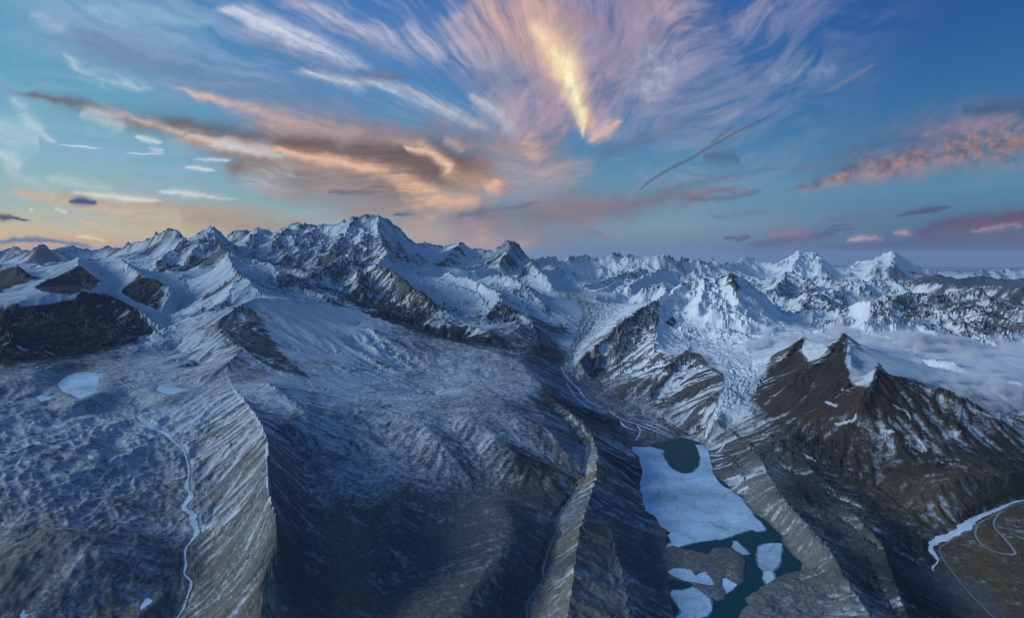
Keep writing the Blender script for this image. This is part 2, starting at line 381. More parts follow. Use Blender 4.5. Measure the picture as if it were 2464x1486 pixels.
# ponds of the left basin: outline, height
PONDS = [
 ([(137,925),(146,915),(160,905),(182,896),(208,893),(241,900),(236,918),(233,930),(236,942),(214,950),(192,960),(170,948),(150,942)], -815, 'ice'),
 ([(376,938),(381,926),(400,927),(420,932),(446,936),(432,943),(410,949),(390,945)], -862, 'ice'),
 ([(84,955),(98,950),(112,954),(128,951),(120,960),(96,966)], -828, 'ice'),
 ([(130,1105),(138,1097),(151,1097),(155,1104),(146,1108)], -905, 'water'),
 ([(208,1094),(216,1096),(226,1096),(222,1104),(212,1103)], -915, 'ice'),
 ([(155,1133),(164,1132),(170,1136),(160,1139)], -930, 'water'),
 ([(183,1003),(194,1000),(210,1002),(200,1006),(190,1006)], -862, 'ice'),
 ([(120,1024),(128,1020),(146,1026),(136,1030)], -868, 'ice'),
 ([(337,1460),(342,1450),(350,1438),(359,1437),(367,1443),(360,1452),(348,1459),(342,1464),(338,1468)], -1150, 'ice'),
 ([(46,1480),(54,1468),(58,1466),(60,1476),(72,1476),(62,1486),(66,1496),(50,1492)], -1105, 'ice'),
]

# ================================================================== land surface
# The land is solved on a conformal grid (azimuth, ln range) spreading out from the view point.
AZ0, AZ1 = radians(-53), radians(53)
LR0, LR1 = math.log(900.0), math.log(165000.0)
HC = 0.0036
na, nr = int((AZ1 - AZ0) / HC) + 1, int((LR1 - LR0) / HC) + 1
azc = (AZ0 + np.arange(na) * HC).astype(f32)
lrc = (LR0 + np.arange(nr) * HC).astype(f32)
A, L = np.meshgrid(azc, lrc, indexing='ij')
R = np.exp(L)
WX, WY = R * np.sin(A), R * np.cos(A)

# regional character: point, mountain relief m, gully strength, hummocks, snow 0..1, colour key, gully length scale
K = {'blue': (.115, .140, .158), 'dark': (.028, .033, .041), 'brown': (.044, .036, .031), 'ochre': (.090, .068, .040), 'grey': (.128, .138, .142), 'tan': (.138, .134, .118), 'pale': (.2, .21, .215), 'rock': (.072, .074, .078), 'slate': (.074, .086, .100)}
REG = [
 # X, Y, v, relief, gully, hummock, snow, colour
 (60,595,30, 500,.8,0,.62,'slate'), (400,570,20, 260,1.,0,.72,'slate'), (230,600,34, 500,.8,0,.55,'slate'),
 (511,570,14.5, 150,1.,0,.70,'slate'), (530,605,12.5, 120,1.,0,.5,'slate'), (620,570,17, 170,1.,0,.70,'slate'), (760,580,15, 170,1.1,0,.68,'slate'), (880,540,15.5, 120,.9,0,.78,'slate'), (880,590,13, 170,1.1,0,.6,'slate'),
 (1050,600,15.5,180,1.,0,.72,'slate'), (1229,600,14.5,180,1.2,0,.68,'slate'), (1150,648,12,50,.3,0,.95,'slate'),
 (1420,620,27, 500,1.2,0,.76,'slate'), (1560,625,27, 500,1.2,0,.74,'slate'), (1480,650,-1500, 250,1.,0,.35,'dark'), (1700,630,29,500,1.2,0,.74,'slate'),
 (1930,620,34,300,1.1,0,.92,'slate'), (2130,620,34,300,1.1,0,.92,'slate'), (2000,655,25,600,1.2,0,.66,'slate'), (1800,650,22,500,1.2,0,.68,'slate'),
 (1950,690,15,450,1.1,0,.70,'slate'), (2150,690,15,450,1.1,0,.70,'slate'), (2350,705,12.5,330,1.1,0,.66,'slate'), (2300,755,9.5,220,1.,0,.66,'slate'), (2464,760,9.5,200,1.,0,.6,'slate'), (2300,660,40,1100,1.,0,.25,'dark'), (2200,650,60,1000,1.,0,.2,'dark'), (2464,650,90,900,1.,0,.2,'dark'), (2400,648,48,400,1.,0,.6,'slate'), (2260,652,45,400,1.,0,.55,'slate'), (2464,700,18,400,1.,0,.3,'dark'),
 (1282,640,13.3,100,1.,0,.68,'slate'), (1360,665,14.5,60,.6,0,.93,'slate'), (1320,690,10.6,60,.8,0,.6,'slate'),
 (1428,705,11.2,20,.2,0,.97,'slate'), (1500,675,12.6,80,.8,0,.9,'slate'), (1600,655,14.3,120,1.,0,.9,'slate'), (1560,705,10,50,.5,0,.93,'slate'), (1585,685,11.2,60,.8,0,.75,'slate'),
 # left basins
 (500,635,9.5, 20,.15,0,1.,'slate'), (430,690,7.3,12,.12,0,1.,'slate'), (250,650,8,20,.15,0,1.,'slate'), (100,665,6.6,20,.2,0,.97,'slate'), (30,690,6.1,20,.2,0,.97,'slate'), (0,655,8,60,.3,0,.9,'slate'), (280,615,12,120,.8,0,.75,'slate'), (120,620,12,150,.8,0,.45,'dark'),
 (370,700,6.1, 15,.8,0,.04,'dark'), (340,680,6.35, 15,.7,0,.1,'dark'), (390,725,5.85,10,.6,0,.04,'dark'), (210,670,6.4,15,.7,0,.05,'dark'), (160,672,6.3,15,.6,0,.1,'dark'), (30,665,6.5,15,.6,0,.08,'dark'), (290,690,6.3, 5,.2,0,1.,'slate'),
 (120,695,5.6, 5,.1,0,1.,'slate'), (60,708,5.5, 8,.1,0,.95,'slate'), (430,760,5.6,5,.3,1.6,.9,'slate'), (400,790,5.05,5,.3,1.6,.85,'slate'), (360,815,4.6,5,.3,1.3,.75,'slate'), (470,690,7,20,.5,0,.95,'slate'),
 (100,740,5.1, 30,.9,.2,.16,'dark'), (220,740,5.1, 30,.9,.2,.12,'dark'), (320,770,4.8,30,.9,.2,.08,'dark'), (200,800,4.6,30,1.1,.2,.06,'dark'), (300,805,4.6,20,.9,.3,.15,'dark'), (60,800,4.4,30,1.1,.2,.15,'dark'), (20,870,3.9,20,1.,.4,.36,'slate'), (150,860,4.0,15,.6,.6,.30,'slate'), (280,855,4.1,12,.5,.7,.38,'blue'),
 (190,925,3.45,5,.2,.5,.5,'blue'), (300,920,3.7,15,.4,1.0,.5,'blue'), (60,950,3.3,20,.4,1.2,.55,'blue'), (350,960,3.4,15,.3,1.,.58,'blue'),
 (100,1020,3.0,35,.3,1.7,.60,'blue'), (300,1060,2.9,35,.3,1.7,.60,'blue'), (60,1120,2.75,35,.3,1.7,.58,'blue'), (220,1140,2.65,35,.3,1.8,.58,'blue'), (380,1130,2.7,30,.3,1.5,.60,'blue'),
 (60,1240,2.35,35,.3,1.4,.44,'grey'), (250,1230,2.4,35,.3,1.6,.46,'grey'), (400,1240,2.35,25,.3,1.,.42,'grey'), (60,1360,2.05,30,.4,.8,.13,'grey'), (250,1340,2.1,30,.4,.9,.16,'grey'), (380,1370,2.0,20,.3,.6,.08,'slate'), (100,1470,1.85,20,.4,.6,.05,'slate'), (300,1470,1.85,20,.4,.6,.07,'tan'),
 # snow dome, white ridge
 (600,640,8.1,10,.4,0,1.,'slate'), (560,620,8.5,20,1.,0,.9,'slate'), (600,690,6.7,10,.4,0,.95,'slate'), (510,730,5.9,30,1.,0,.55,'dark'), (660,668,8,20,1.1,0,.66,'slate'), (740,705,7.3,20,.9,0,.72,'slate'),
 (700,740,5.8,5,.1,0,1.,'slate'), (760,780,5.3,5,.25,0,.98,'slate'), (850,760,5.9,5,.15,0,1.,'slate'), (680,780,5.3,5,.5,0,.86,'slate'), (600,770,5.2,10,1.,0,.34,'slate'), (560,790,4.9,10,1.,0,.2,'slate'), (620,830,4.7,12,.7,.2,.3,'slate'), (780,830,4.85,5,.6,0,.93,'slate'), (870,830,5.,5,1.2,0,.9,'slate'), (930,870,4.6,8,1.2,.1,.8,'slate'), (700,870,4.35,10,.3,.5,.62,'blue'),
 (450,850,4.4,15,.9,0,.72,'blue'), (500,820,4.6,15,1.0,0,.86,'blue'), (540,840,4.45,10,1.0,0,.84,'blue'), (480,870,4.2,15,1.0,0,.66,'blue'), (490,920,3.8,15,.9,0,.6,'grey'), (520,1000,3.3,30,1.0,.5,.5,'grey'), (600,1080,2.85,10,1.0,.5,.44,'grey'), (560,1180,2.5,34,1.,.5,.44,'grey'), (600,1270,2.15,34,.8,.4,.34,'grey'), (540,1350,2.0,34,.7,.4,.18,'tan'), (600,1450,1.8,10,.6,.4,.08,'tan'),
 (590,900,4.05,10,.5,.3,.42,'slate'), (690,1050,2.95,12,.5,.6,.40,'slate'), (680,1180,2.5,12,.6,.7,.3,'slate'), (730,1290,2.15,12,.5,.5,.16,'slate'), (720,1420,1.85,12,.4,.4,.08,'slate'),
 (650,910,4.0,8,.6,.1,.7,'blue'), (750,950,3.7,10,.8,.3,.72,'blue'), (850,920,4.1,10,.6,.3,.75,'blue'), (950,960,3.8,12,.5,.5,.72,'blue'), (1030,900,4.5,14,.6,.5,.58,'blue'), (1000,830,5.3,14,.7,.5,.5,'slate'), (1130,870,4.85,14,.6,.5,.56,'blue'), (1200,930,4.2,14,.6,.5,.52,'blue'), (1080,940,4.2,14,.6,.5,.55,'slate'), (1110,950,4.1,14,.6,.5,.42,'slate'),
 (800,1000,3.3,20,.6,.9,.66,'blue'), (900,1050,3.0,22,.6,.9,.62,'blue'), (850,1150,2.6,22,.6,.9,.55,'blue'), (1000,1080,2.9,20,.6,.7,.52,'slate'), (1100,1100,2.85,20,.5,.5,.4,'slate'), (1200,1020,3.4,20,.6,.4,.5,'slate'), (1300,1060,3.1,16,.6,.4,.42,'slate'), (1250,1110,2.85,16,.6,.4,.25,'dark'), (1060,1140,2.7,16,.5,.4,.32,'slate'),
 (950,1230,2.4,20,.6,.4,.22,'slate'), (820,1300,2.1,20,.6,.4,.14,'tan'), (850,1430,1.85,14,.5,.3,.05,'tan'), (960,1330,2.05,16,.5,.3,.06,'slate'), (1100,1300,2.15,18,.5,.3,.05,'slate'), (1200,1220,2.4,18,.5,.3,.06,'slate'), (1300,1210,2.4,16,.5,.3,.05,'slate'), (1150,1420,1.9,14,.5,.3,.03,'slate'), (960,1450,1.8,12,.4,.3,.04,'slate'),
 # stream valley and moraines
 (1400,1090,-1092,3,.2,.2,.30,'blue'), (1350,1250,-1155,3,.2,.2,.24,'blue'), (1300,1400,-1180,3,.2,.2,.2,'slate'), (1410,1030,-1060,6,1.2,.3,.42,'tan'), (1420,1140,-1095,6,1.2,.4,.3,'tan'), (1400,1280,-1135,6,1.,.6,.14,'tan'), (1400,1420,-1150,8,.8,1.,.14,'tan'), (1465,1200,-1075,6,.7,.5,.15,'slate'), (1490,1400,-1090,8,.5,1.,.12,'grey'), (1500,1180,-1140,8,.9,.3,.05,'slate'), (1550,1350,-1150,8,.7,.8,.04,'slate'), (1570,1470,-1150,8,.6,1.,.05,'slate'), (1480,1100,-1140,8,.9,.3,.05,'dark'),
 # trough
 (1440,740,8.9,5,.2,.3,.9,'slate'), (1430,780,7.3,5,.2,.8,.80,'slate'), (1400,820,6.1,5,.2,1.0,.75,'slate'), (1385,860,5.3,5,.2,1.2,.62,'slate'), (1330,790,6.9,14,.5,.9,.42,'slate'), (1320,850,5.6,10,.5,.6,.25,'dark'), (1400,930,4.45,6,.2,1.2,.36,'slate'), (1480,980,3.95,6,.2,1.1,.36,'slate'), (1400,990,4.0,6,.6,.4,.12,'dark'), (1560,1020,3.75,5,.2,.8,.3,'slate'),
 # ribs
 (930,680,8.3,40,1.3,0,.52,'rock'), (1000,730,7.4,40,1.3,0,.5,'rock'), (900,720,7.3,40,1.3,0,.42,'rock'), (1080,790,6.4,40,1.3,.1,.36,'rock'), (1170,810,5.8,25,1.1,.2,.28,'rock'), (960,650,9.5,25,.9,0,.84,'slate'), (1050,680,9,20,.5,0,.93,'slate'), (1100,710,8.4,18,.5,0,.9,'slate'), (1150,730,7.6,25,.9,0,.82,'slate'), (1210,750,7.2,30,1.2,0,.55,'rock'), (1250,800,6.2,14,.6,.3,.35,'slate'), (1100,765,7.1,12,.5,.2,.62,'slate'), (1200,680,10,25,.8,0,.85,'slate'), (1260,690,9.3,25,1.,0,.7,'slate'), (1280,740,7.9,20,.7,0,.6,'slate'), (800,650,9.5,40,1.2,0,.66,'slate'), (760,690,8.3,20,1.,0,.5,'slate'), (850,640,10,40,1.2,0,.62,'slate'), (1000,800,5.9,15,.7,.5,.4,'slate'), (870,740,6.9,15,.8,.3,.35,'dark'),
 # white mountain
 (1720,700,7.4,60,.9,1.6,.97,'rock'), (1800,740,7.2,50,.8,1.2,.99,'rock'), (1650,720,7.2,50,.9,1.6,.97,'rock'), (1757,668,7.8,30,1.,0,.75,'rock'), (1700,790,6.2,35,.6,1.5,.99,'rock'), (1650,780,6.2,35,.6,1.6,.99,'rock'), (1780,820,5.7,30,.5,1.3,.99,'rock'), (1600,830,5.5,25,.6,.5,.96,'rock'), (1700,840,5.4,30,.6,.8,.93,'rock'), (1660,860,5.1,25,1.,.6,.62,'rock'),
 (1545,760,6.3,35,1.3,0,.4,'grey'), (1510,810,5.7,30,1.3,0,.34,'grey'), (1470,860,5.1,25,1.1,0,.26,'rock'), (1560,860,5.,30,1.1,.2,.45,'rock'), (1620,940,4.4,25,1.1,.2,.28,'rock'), (1690,930,4.4,20,1.,.2,.3,'rock'), (1540,940,4.3,20,1.,.2,.25,'rock'), (1680,1000,3.9,12,1.,.2,.14,'rock'),
 (1780,890,4.8,15,.4,1.2,.99,'rock'), (1765,940,4.3,10,.4,1.8,.97,'rock'), (1735,980,4.05,8,.3,1.5,.9,'rock'), (1850,840,5.5,20,.3,.4,1.,'rock'), (1900,770,7.2,25,.7,.2,.98,'rock'), (2000,765,7.6,35,.9,.2,.95,'rock'), (2100,745,7.5,40,1.2,0,.84,'rock'), (2200,800,6.8,20,.5,.2,.95,'rock'),
 # brown mountain
 (1905,840,4.95,15,1.2,.3,.42,'rock'), (1960,820,5.1,10,.4,.2,.97,'rock'), (2010,840,4.65,15,1.1,.3,.3,'rock'), (1930,830,5.05,8,1.,.2,.5,'rock'), (2060,860,4.7,8,.2,.1,1.,'rock'), (2080,900,4.25,8,.3,.1,1.,'rock'), (2065,925,4.0,10,1.,.1,.7,'rock'), (2160,880,4.4,8,.2,.1,1.,'rock'), (2300,870,4.8,20,.4,.3,.9,'rock'), (2400,880,4.6,20,.4,.3,.8,'rock'), (2250,900,4.2,15,.5,.3,.75,'rock'), (2350,950,3.8,20,.8,.3,.56,'brown'),
 (1850,930,4.3,20,1.1,.3,.2,'rock'), (1900,960,3.9,25,.9,.3,.1,'brown'), (2000,930,3.95,25,.9,.3,.1,'brown'), (2120,920,3.8,20,.9,.3,.08,'brown'), (2200,940,3.7,15,1.,.2,.42,'brown'), (2060,980,3.6,40,1.1,.5,.18,'brown'), (2000,1040,3.4,40,1.1,.5,.15,'brown'), (2150,1030,3.3,40,1.0,.5,.28,'brown'), (2280,1000,3.3,40,1.0,.5,.42,'brown'), (2420,1020,3.2,40,1.0,.5,.42,'brown'), (2100,1110,3.0,30,.8,.3,.06,'brown'), (2250,1080,3.,30,.7,.3,.20,'brown'), (2400,1090,2.9,25,.6,.3,.08,'brown'),
 (2300,1170,-1060,12,.6,.2,.14,'ochre'), (2250,1230,-1150,12,.6,.2,.04,'ochre'), (2400,1170,-1080,12,.45,.2,.1,'ochre'), (2480,1180,-1120,8,.3,.2,.1,'ochre'), (2350,1350,-1270,8,.4,.3,.02,'ochre'), (2440,1400,-1250,10,.4,.3,.03,'ochre'), (2280,1400,-1300,3,.2,.2,.05,'slate'),
 (1780,1080,-1140,10,1.,.4,.08,'rock'), (1820,1160,-1120,10,.9,.4,.06,'grey'), (1900,1300,-1130,10,.9,.6,.05,'grey'), (2000,1450,-1130,12,.7,1.,.08,'grey'), (1960,1180,-1170,16,.7,.8,.1,'dark'), (2080,1280,-1170,20,.6,1.,.1,'rock'), (2150,1400,-1170,20,.6,1.,.08,'dark'), (2200,1330,-1220,12,.6,.9,.1,'dark'), (1880,1450,-1170,8,.5,1.,.16,'grey'), (1720,1380,-1190,4,.3,1.,.3,'grey'),
]
cw = np.zeros((na, nr)); cs = np.zeros((na, nr))
for ln_ in LINES:
    P = np.array(ln_, float)
    for a_, b_ in zip(P[:-1], P[1:]):
        pa = place(a_); pb = place(b_)
        n = int(max(abs(pa[0] - pb[0]), abs(math.log(pa[1] / pb[1]))) / HC * 2.5) + 2
        t = np.linspace(0, 1, n)
        Xs = a_[0] + (b_[0] - a_[0]) * t; Ys = a_[1] + (b_[1] - a_[1]) * t
        Ys = Ys + 3.4 * fbm(Xs.astype(f32), Ys.astype(f32), 26, 4, 900, .6)      # crumbling crests
        c = ray(Xs, Ys); az_ = np.arctan2(c[0], c[1])
        if a_[2] > 0 and b_[2] > 0 or pa[1] > 9000:
            Rr = np.exp(math.log(pa[1]) + (math.log(pb[1]) - math.log(pa[1])) * t)
        else:
            zz = pa[2] + (pb[2] - pa[2]) * t; Rr = zz / c[2]
        Z = Rr * c[2]
        i = np.round((az_ - AZ0) / HC).astype(int); j = np.round((np.log(Rr) - LR0) / HC).astype(int)
        ok = (i >= 0) & (i < na) & (j >= 0) & (j < nr)
        np.add.at(cs, (i[ok], j[ok]), Z[ok]); np.add.at(cw, (i[ok], j[ok]), 1)
# far rim of the land
for j_, zl, zr in ((-1, -400, -2500), (int((math.log(60000) - LR0) / HC), -700, -2300)):
    zz = zl + (zr - zl) * sstep(-0.35, 0.5, azc)
    cs[:, j_] = zz; cw[:, j_] = 1
cs[:, 0] = -1240; cw[:, 0] = 1
# extra lines along the lake shore
for poly in [LAKE] + ISLANDS:
    P = poly + [poly[0]]
    for a_, b_ in zip(P[:-1], P[1:]):
        for t in np.linspace(0, 1, 12):
            X = a_[0] + (b_[0] - a_[0]) * t; Y = a_[1] + (b_[1] - a_[1]) * t
            az_, R_, z_ = place((X, Y, LAKE_Z + 2))
            i = int(round((az_ - AZ0) / HC)); j = int(round((math.log(R_) - LR0) / HC))
            if 0 <= i < na and 0 <= j < nr:
                cs[i, j] = LAKE_Z + 2; cw[i, j] = 1


def solve(csum, cwt, levels=7):
    """membrane through the weighted constraints, coarse to fine"""
    pyr = [(csum, cwt)]
    for _ in range(levels - 1):
        s, w = pyr[-1]
        na_, nr_ = (s.shape[0] + 1) // 2 * 2, (s.shape[1] + 1) // 2 * 2
        sp = np.zeros((na_, nr_)); wp = np.zeros((na_, nr_)); sp[:s.shape[0], :s.shape[1]] = s; wp[:w.shape[0], :w.shape[1]] = w
        pyr.append((sp.reshape(na_ // 2, 2, nr_ // 2, 2).sum((1, 3)), wp.reshape(na_ // 2, 2, nr_ // 2, 2).sum((1, 3))))
    h = None
    for lv in range(levels - 1, -1, -1):
        s, w = pyr[lv]
        m = w > 0
        c = np.where(m, s / np.maximum(w, 1e-9), 0)
        if h is None:
            h = np.full(s.shape, c[m].mean())
        else:
            h = np.repeat(np.repeat(h, 2, 0), 2, 1)[:s.shape[0], :s.shape[1]]
        h = np.where(m, c, h)
        its = 400 if lv >= 3 else (160 if lv == 2 else (90 if lv == 1 else 60))
        p = np.pad(h, 1, mode='edge').astype(f32)
        cf = c.astype(f32)
        om = 1.0
        for k in range(its):
            p[0] = p[1]; p[-1] = p[-2]; p[:, 0] = p[:, 1]; p[:, -1] = p[:, -2]
            q = (p[:-2, 1:-1] + p[2:, 1:-1] + p[1:-1, :-2] + p[1:-1, 2:]) * f32(.25)
            p[1:-1, 1:-1] = np.where(m, cf, q)
        h = p[1:-1, 1:-1].astype(float)
    return h


H0 = solve(cs, cw)


def hit(X, Y, Hh, aa, ll, rmin=0.0):
    """where the sight line through a survey pixel meets the land: azimuth, range, height"""
    c = ray(X, Y); a = math.atan2(c[0], c[1]); e = float(c[2])
    ia = np.clip(np.interp(a, aa, np.arange(len(aa))), 0, len(aa) - 1.001); i0 = int(ia); u = ia - i0
    col = Hh[i0] * (1 - u) + Hh[i0 + 1] * u
    Rr = np.exp(ll); d = e * Rr - col
    ks = np.nonzero((d[1:] <= 0) & (d[:-1] > 0) & (Rr[1:] > rmin))[0]
    if len(ks) == 0:
        return None
    k = ks[0]; t = d[k] / (d[k] - d[k + 1])
    R_ = float(np.exp(ll[k] + (ll[k + 1] - ll[k]) * t))
    return a, R_, e * R_


rp = []
for r in REG:
    a_, R_, z_ = place(r[:3])
    h = hit(r[0], r[1], H0, azc, lrc)
    if h and .7 < h[1] / R_ < 1.4:
        R_ = h[1]
    rp.append((a_, R_))
rp = np.array(rp)
ra, rl = rp[:, 0], np.log(rp[:, 1])
vals = np.array([[r[3], r[4], r[5], r[6]] + list(K[r[7]]) for r in REG])
st = 4                                           # regional table on a coarser grid
Ac, Lc = A[::st, ::st], L[::st, ::st]
# bend the borders so that no region ends on a straight line
wa = fbm(Ac * 1000, Lc * 1000, 160, 4, 40) * 0.045
wb = fbm(Ac * 1000, Lc * 1000, 160, 4, 50) * 0.045
num = np.zeros(Ac.shape + (7,)); den = np.zeros(Ac.shape)
for k in range(len(REG)):
    w = 1.0 / (((Ac + wa - ra[k]) ** 2 + ((Lc + wb - rl[k])) ** 2) + 2e-5) ** 2.2
    num += w[..., None] * vals[k]; den += w
fields = (num / den[..., None]).astype(f32)


def upsample(a, ia, il):
    """bilinear look-up of a[...] at fractional indices"""
    i0 = np.clip(np.floor(ia).astype(int), 0, a.shape[0] - 2); j0 = np.clip(np.floor(il).astype(int), 0, a.shape[1] - 2)
    u = (ia - i0).astype(f32); v = (il - j0).astype(f32)
    if a.ndim == 3:
        u = u[..., None]; v = v[..., None]
    return (a[i0, j0] * (1 - u) + a[i0 + 1, j0] * u) * (1 - v) + (a[i0, j0 + 1] * (1 - u) + a[i0 + 1, j0 + 1] * u) * v


ii, jj = np.meshgrid(np.arange(na) / st, np.arange(nr) / st, indexing='ij')
relief = upsample(fields[..., 0], np.minimum(ii, fields.shape[0] - 1.001), np.minimum(jj, fields.shape[1] - 1.001))

# broad noise first, then bend it through every surveyed line (membrane)
wx = fbm(WX, WY, 9000, 3, 3) * 1500; wy = fbm(WX, WY, 9000, 3, 9) * 1500
big = fbm(WX + wx, WY + wy, 6500, 5, 11, 0.5, True)
mid = fbm(WX + wx * .3, WY + wy * .3, 1700, 5, 21, 0.55, True)
sml = fbm(WX + wx * .05, WY + wy * .05, 420, 4, 31, 0.5)
farw = sstep(7000, 16000, R)
N = relief * (farw * (big + .10 * mid) + (1 - farw) * (1.6 * mid * sstep(20, 60, relief) + (.35 + .75 * sstep(3600, 6500, R)) * (1.1 * sml + 0.5 * mid)))
# scale of the near noise is limited by the range
H = N + solve(cs - N * cw, cw)


def nearness(w, decay, its):
    """1 on the surveyed lines, falling to 0 away from them"""
    m = w > 0
    p = np.pad(m.astype(f32), 1)
    k = f32(.25 * (1 - 1.0 / (4 * decay * decay)))
    for _ in range(its):
        q = (p[:-2, 1:-1] + p[2:, 1:-1] + p[1:-1, :-2] + p[1:-1, 2:]) * k
        p[1:-1, 1:-1] = np.where(m, f32(1), q)
    return p[1:-1, 1:-1]


def half(w):
    a, b = w.shape[0] // 2 * 2, w.shape[1] // 2 * 2
    return w[:a, :b].reshape(a // 2, 2, b // 2, 2).sum((1, 3))


w2 = half(cw)
near = nearness(w2, 3.2, 60)
ih, jh = np.meshgrid(np.arange(na) / 2 - .25, np.arange(nr) / 2 - .25, indexing='ij')
near = upsample(near, np.clip(ih, 0, near.shape[0] - 1.001), np.clip(jh, 0, near.shape[1] - 1.001))
# the land sags between the surveyed crests: deep gorges among the far ranges, shallow hollows close by
sag = (45 + 240 * sstep(4800, 8500, R) + 560 * sstep(10000, 26000, R)) * (.12 + .88 * sstep(9, 45, relief))
H = H - sag * (1 - near)
# the low hills of the foreground are rounded, only the moraines and the white ridge keep an edge
def boxblur(a, n):
    for ax in (0, 1):
        p = np.concatenate([np.repeat(np.take(a, [0], ax), n, ax), a, np.repeat(np.take(a, [-1], ax), n + 1, ax)], ax)
        c_ = np.cumsum(p, ax)
        k0 = np.take(c_, range(0, a.shape[ax]), ax); k1 = np.take(c_, range(2 * n + 1, 2 * n + 1 + a.shape[ax]), ax)
        a = (k1 - k0) / (2 * n + 1)
    return a
jm = int((math.log(4600) - LR0) / HC)
Hb = boxblur(boxblur(H[:, :jm].astype(float), 6), 6)
Ad, Rd = np.degrees(A[:, :jm]), R[:, :jm]
win = sstep(-20.8, -18.8, Ad) * sstep(4.2, 2.2, Ad) + sstep(-29, -31.5, Ad) + .6 * sstep(22.5, 25, Ad) * sstep(3300, 3000, Rd)
win = np.maximum(win * sstep(3900, 3400, Rd), sstep(2020, 1850, Rd) * sstep(-15, -18, Ad))
H[:, :jm] = H[:, :jm] * (1 - win) + Hb * win
print('membrane', na, nr, round(time.time() - T0, 1))

# ------------------------------------------------------------------ final grid
QUAL = 1.5
def spaced(l0, l1, step):
    return np.linspace(l0, l1, int((l1 - l0) / step) + 1)[:-1]
lr = np.concatenate([spaced(LR0, math.log(1550), .010), spaced(math.log(1550), math.log(4200), .0036 / QUAL), spaced(math.log(4200), math.log(38000), .0030 / QUAL), spaced(math.log(38000), LR1, .008), [LR1]])
az_in = np.linspace(radians(-45.5), radians(45.5), int(1290 * QUAL))
az = np.concatenate([np.linspace(AZ0, radians(-45.6), 60), az_in, np.linspace(radians(45.6), AZ1, 60)])
NA, NR = len(az), len(lr)
A, L = np.meshgrid(az, lr, indexing='ij')
R = np.exp(L).astype(f32)
WX, WY = (R * np.sin(A)).astype(f32), (R * np.cos(A)).astype(f32)
H = upsample(H.astype(f32), (A - AZ0) / HC, (L - LR0) / HC)
FD = upsample(fields, np.minimum((A - AZ0) / HC / st, fields.shape[0] - 1.001), np.minimum((L - LR0) / HC / st, fields.shape[1] - 1.001))
relief, gully, humm, snow_p = [FD[..., k] for k in range(4)]
sA, cA = np.sin(A).astype(f32), np.cos(A).astype(f32)
R1 = 1.0 / R


def grad(h, na_lim=None):
    ga = np.gradient(h, az, axis=0).astype(f32) * R1[:, :h.shape[1]]
    gr = np.gradient(h, lr[:h.shape[1]], axis=1).astype(f32) * R1[:, :h.shape[1]]
    s, c = sA[:, :h.shape[1]], cA[:, :h.shape[1]]
    return gr * s + ga * c, gr * c - ga * s


def inpoly(X, Y, poly):
    ins = np.zeros(X.shape, bool)
    n = len(poly)
    for k in range(n):
        x0, y0 = poly[k]; x1, y1 = poly[(k + 1) % n]
        if y0 == y1:
            continue
        c = ((y0 > Y) != (y1 > Y)) & (X < (x1 - x0) * (Y - y0) / (y1 - y0) + x0)
        ins ^= c
    return ins


def polydist(X, Y, poly, closed=True):
    d = np.full(X.shape, 1e9, f32)
    n = len(poly)
    for k in range(n if closed else n - 1):
        x0, y0 = poly[k]; x1, y1 = poly[(k + 1) % n]
        dx, dy = x1 - x0, y1 - y0
        t = np.clip(((X - x0) * dx + (Y - y0) * dy) / (dx * dx + dy * dy + 1e-9), 0, 1)
        d = np.minimum(d, (X - x0 - t * dx) ** 2 + (Y - y0 - t * dy) ** 2)
    return np.sqrt(d)


def outline(poly, z, rough=3.0, seed=0, step=None):
    """survey outline at height z -> plan polygon with a crinkled, natural edge"""
    pts = [plan((X, Y, z))[:2] for X, Y in poly]
    out = []
    n = len(pts)
    for k in range(n):
        a, b = np.array(pts[k]), np.array(pts[(k + 1) % n])
        Ld = np.hypot(*(b - a)); m = max(2, int(Ld / (step or rough * 1.2)))
        for t in np.arange(m) / m:
            out.append(a + (b - a) * t)
    out = np.array(out, dtype=np.float64)
    n1 = fbm(out[:, 0], out[:, 1], rough * 14, 4, seed + 70, .6); n2 = fbm(out[:, 0], out[:, 1], rough * 14, 4, seed + 80, .6)
    return out + np.stack([n1, n2], 1) * rough * 2.4


# damp the detail on the waters
calm = np.ones(H.shape, f32)
WATERS = []
lake_pl = outline(LAKE, LAKE_Z, 6, 1)
isl_pl = [outline(p, LAKE_Z, 6, 2) for p in ISLANDS]
WATERS.append((lake_pl, LAKE_Z, isl_pl))
pond_pl = []; pond_z = []
POOLS = [([(1606,1375),(1620,1366),(1646,1367),(1663,1371),(1673,1384),(1685,1377),(1697,1375),(1710,1390),(1719,1406),(1704,1407),(1680,1402),(1646,1396),(1615,1384)], 0, 'pool'), ([(1738,1392),(1746,1390),(1762,1400),(1775,1405),(1762,1418),(1748,1428),(1741,1418),(1737,1406)], 0, 'pool')]
for k, (poly, z, kind) in enumerate(PONDS + POOLS):
    cxm, cym = np.mean(poly, 0)
    if kind == 'pool':
        z = LAKE_Z
    else:
        hs = [hit(px_ * .5 + cxm * .5, py_ * .5 + cym * .5, H, az, lr) for px_, py_ in poly]
        z = float(np.median([h[2] for h in hs if h]))
    pond_z.append(z)
    pl = outline(poly, z, 3 if k < 2 else 1.5, 5 + k)
    pond_pl.append(pl)
    WATERS.append((pl, z, []))
masks = []
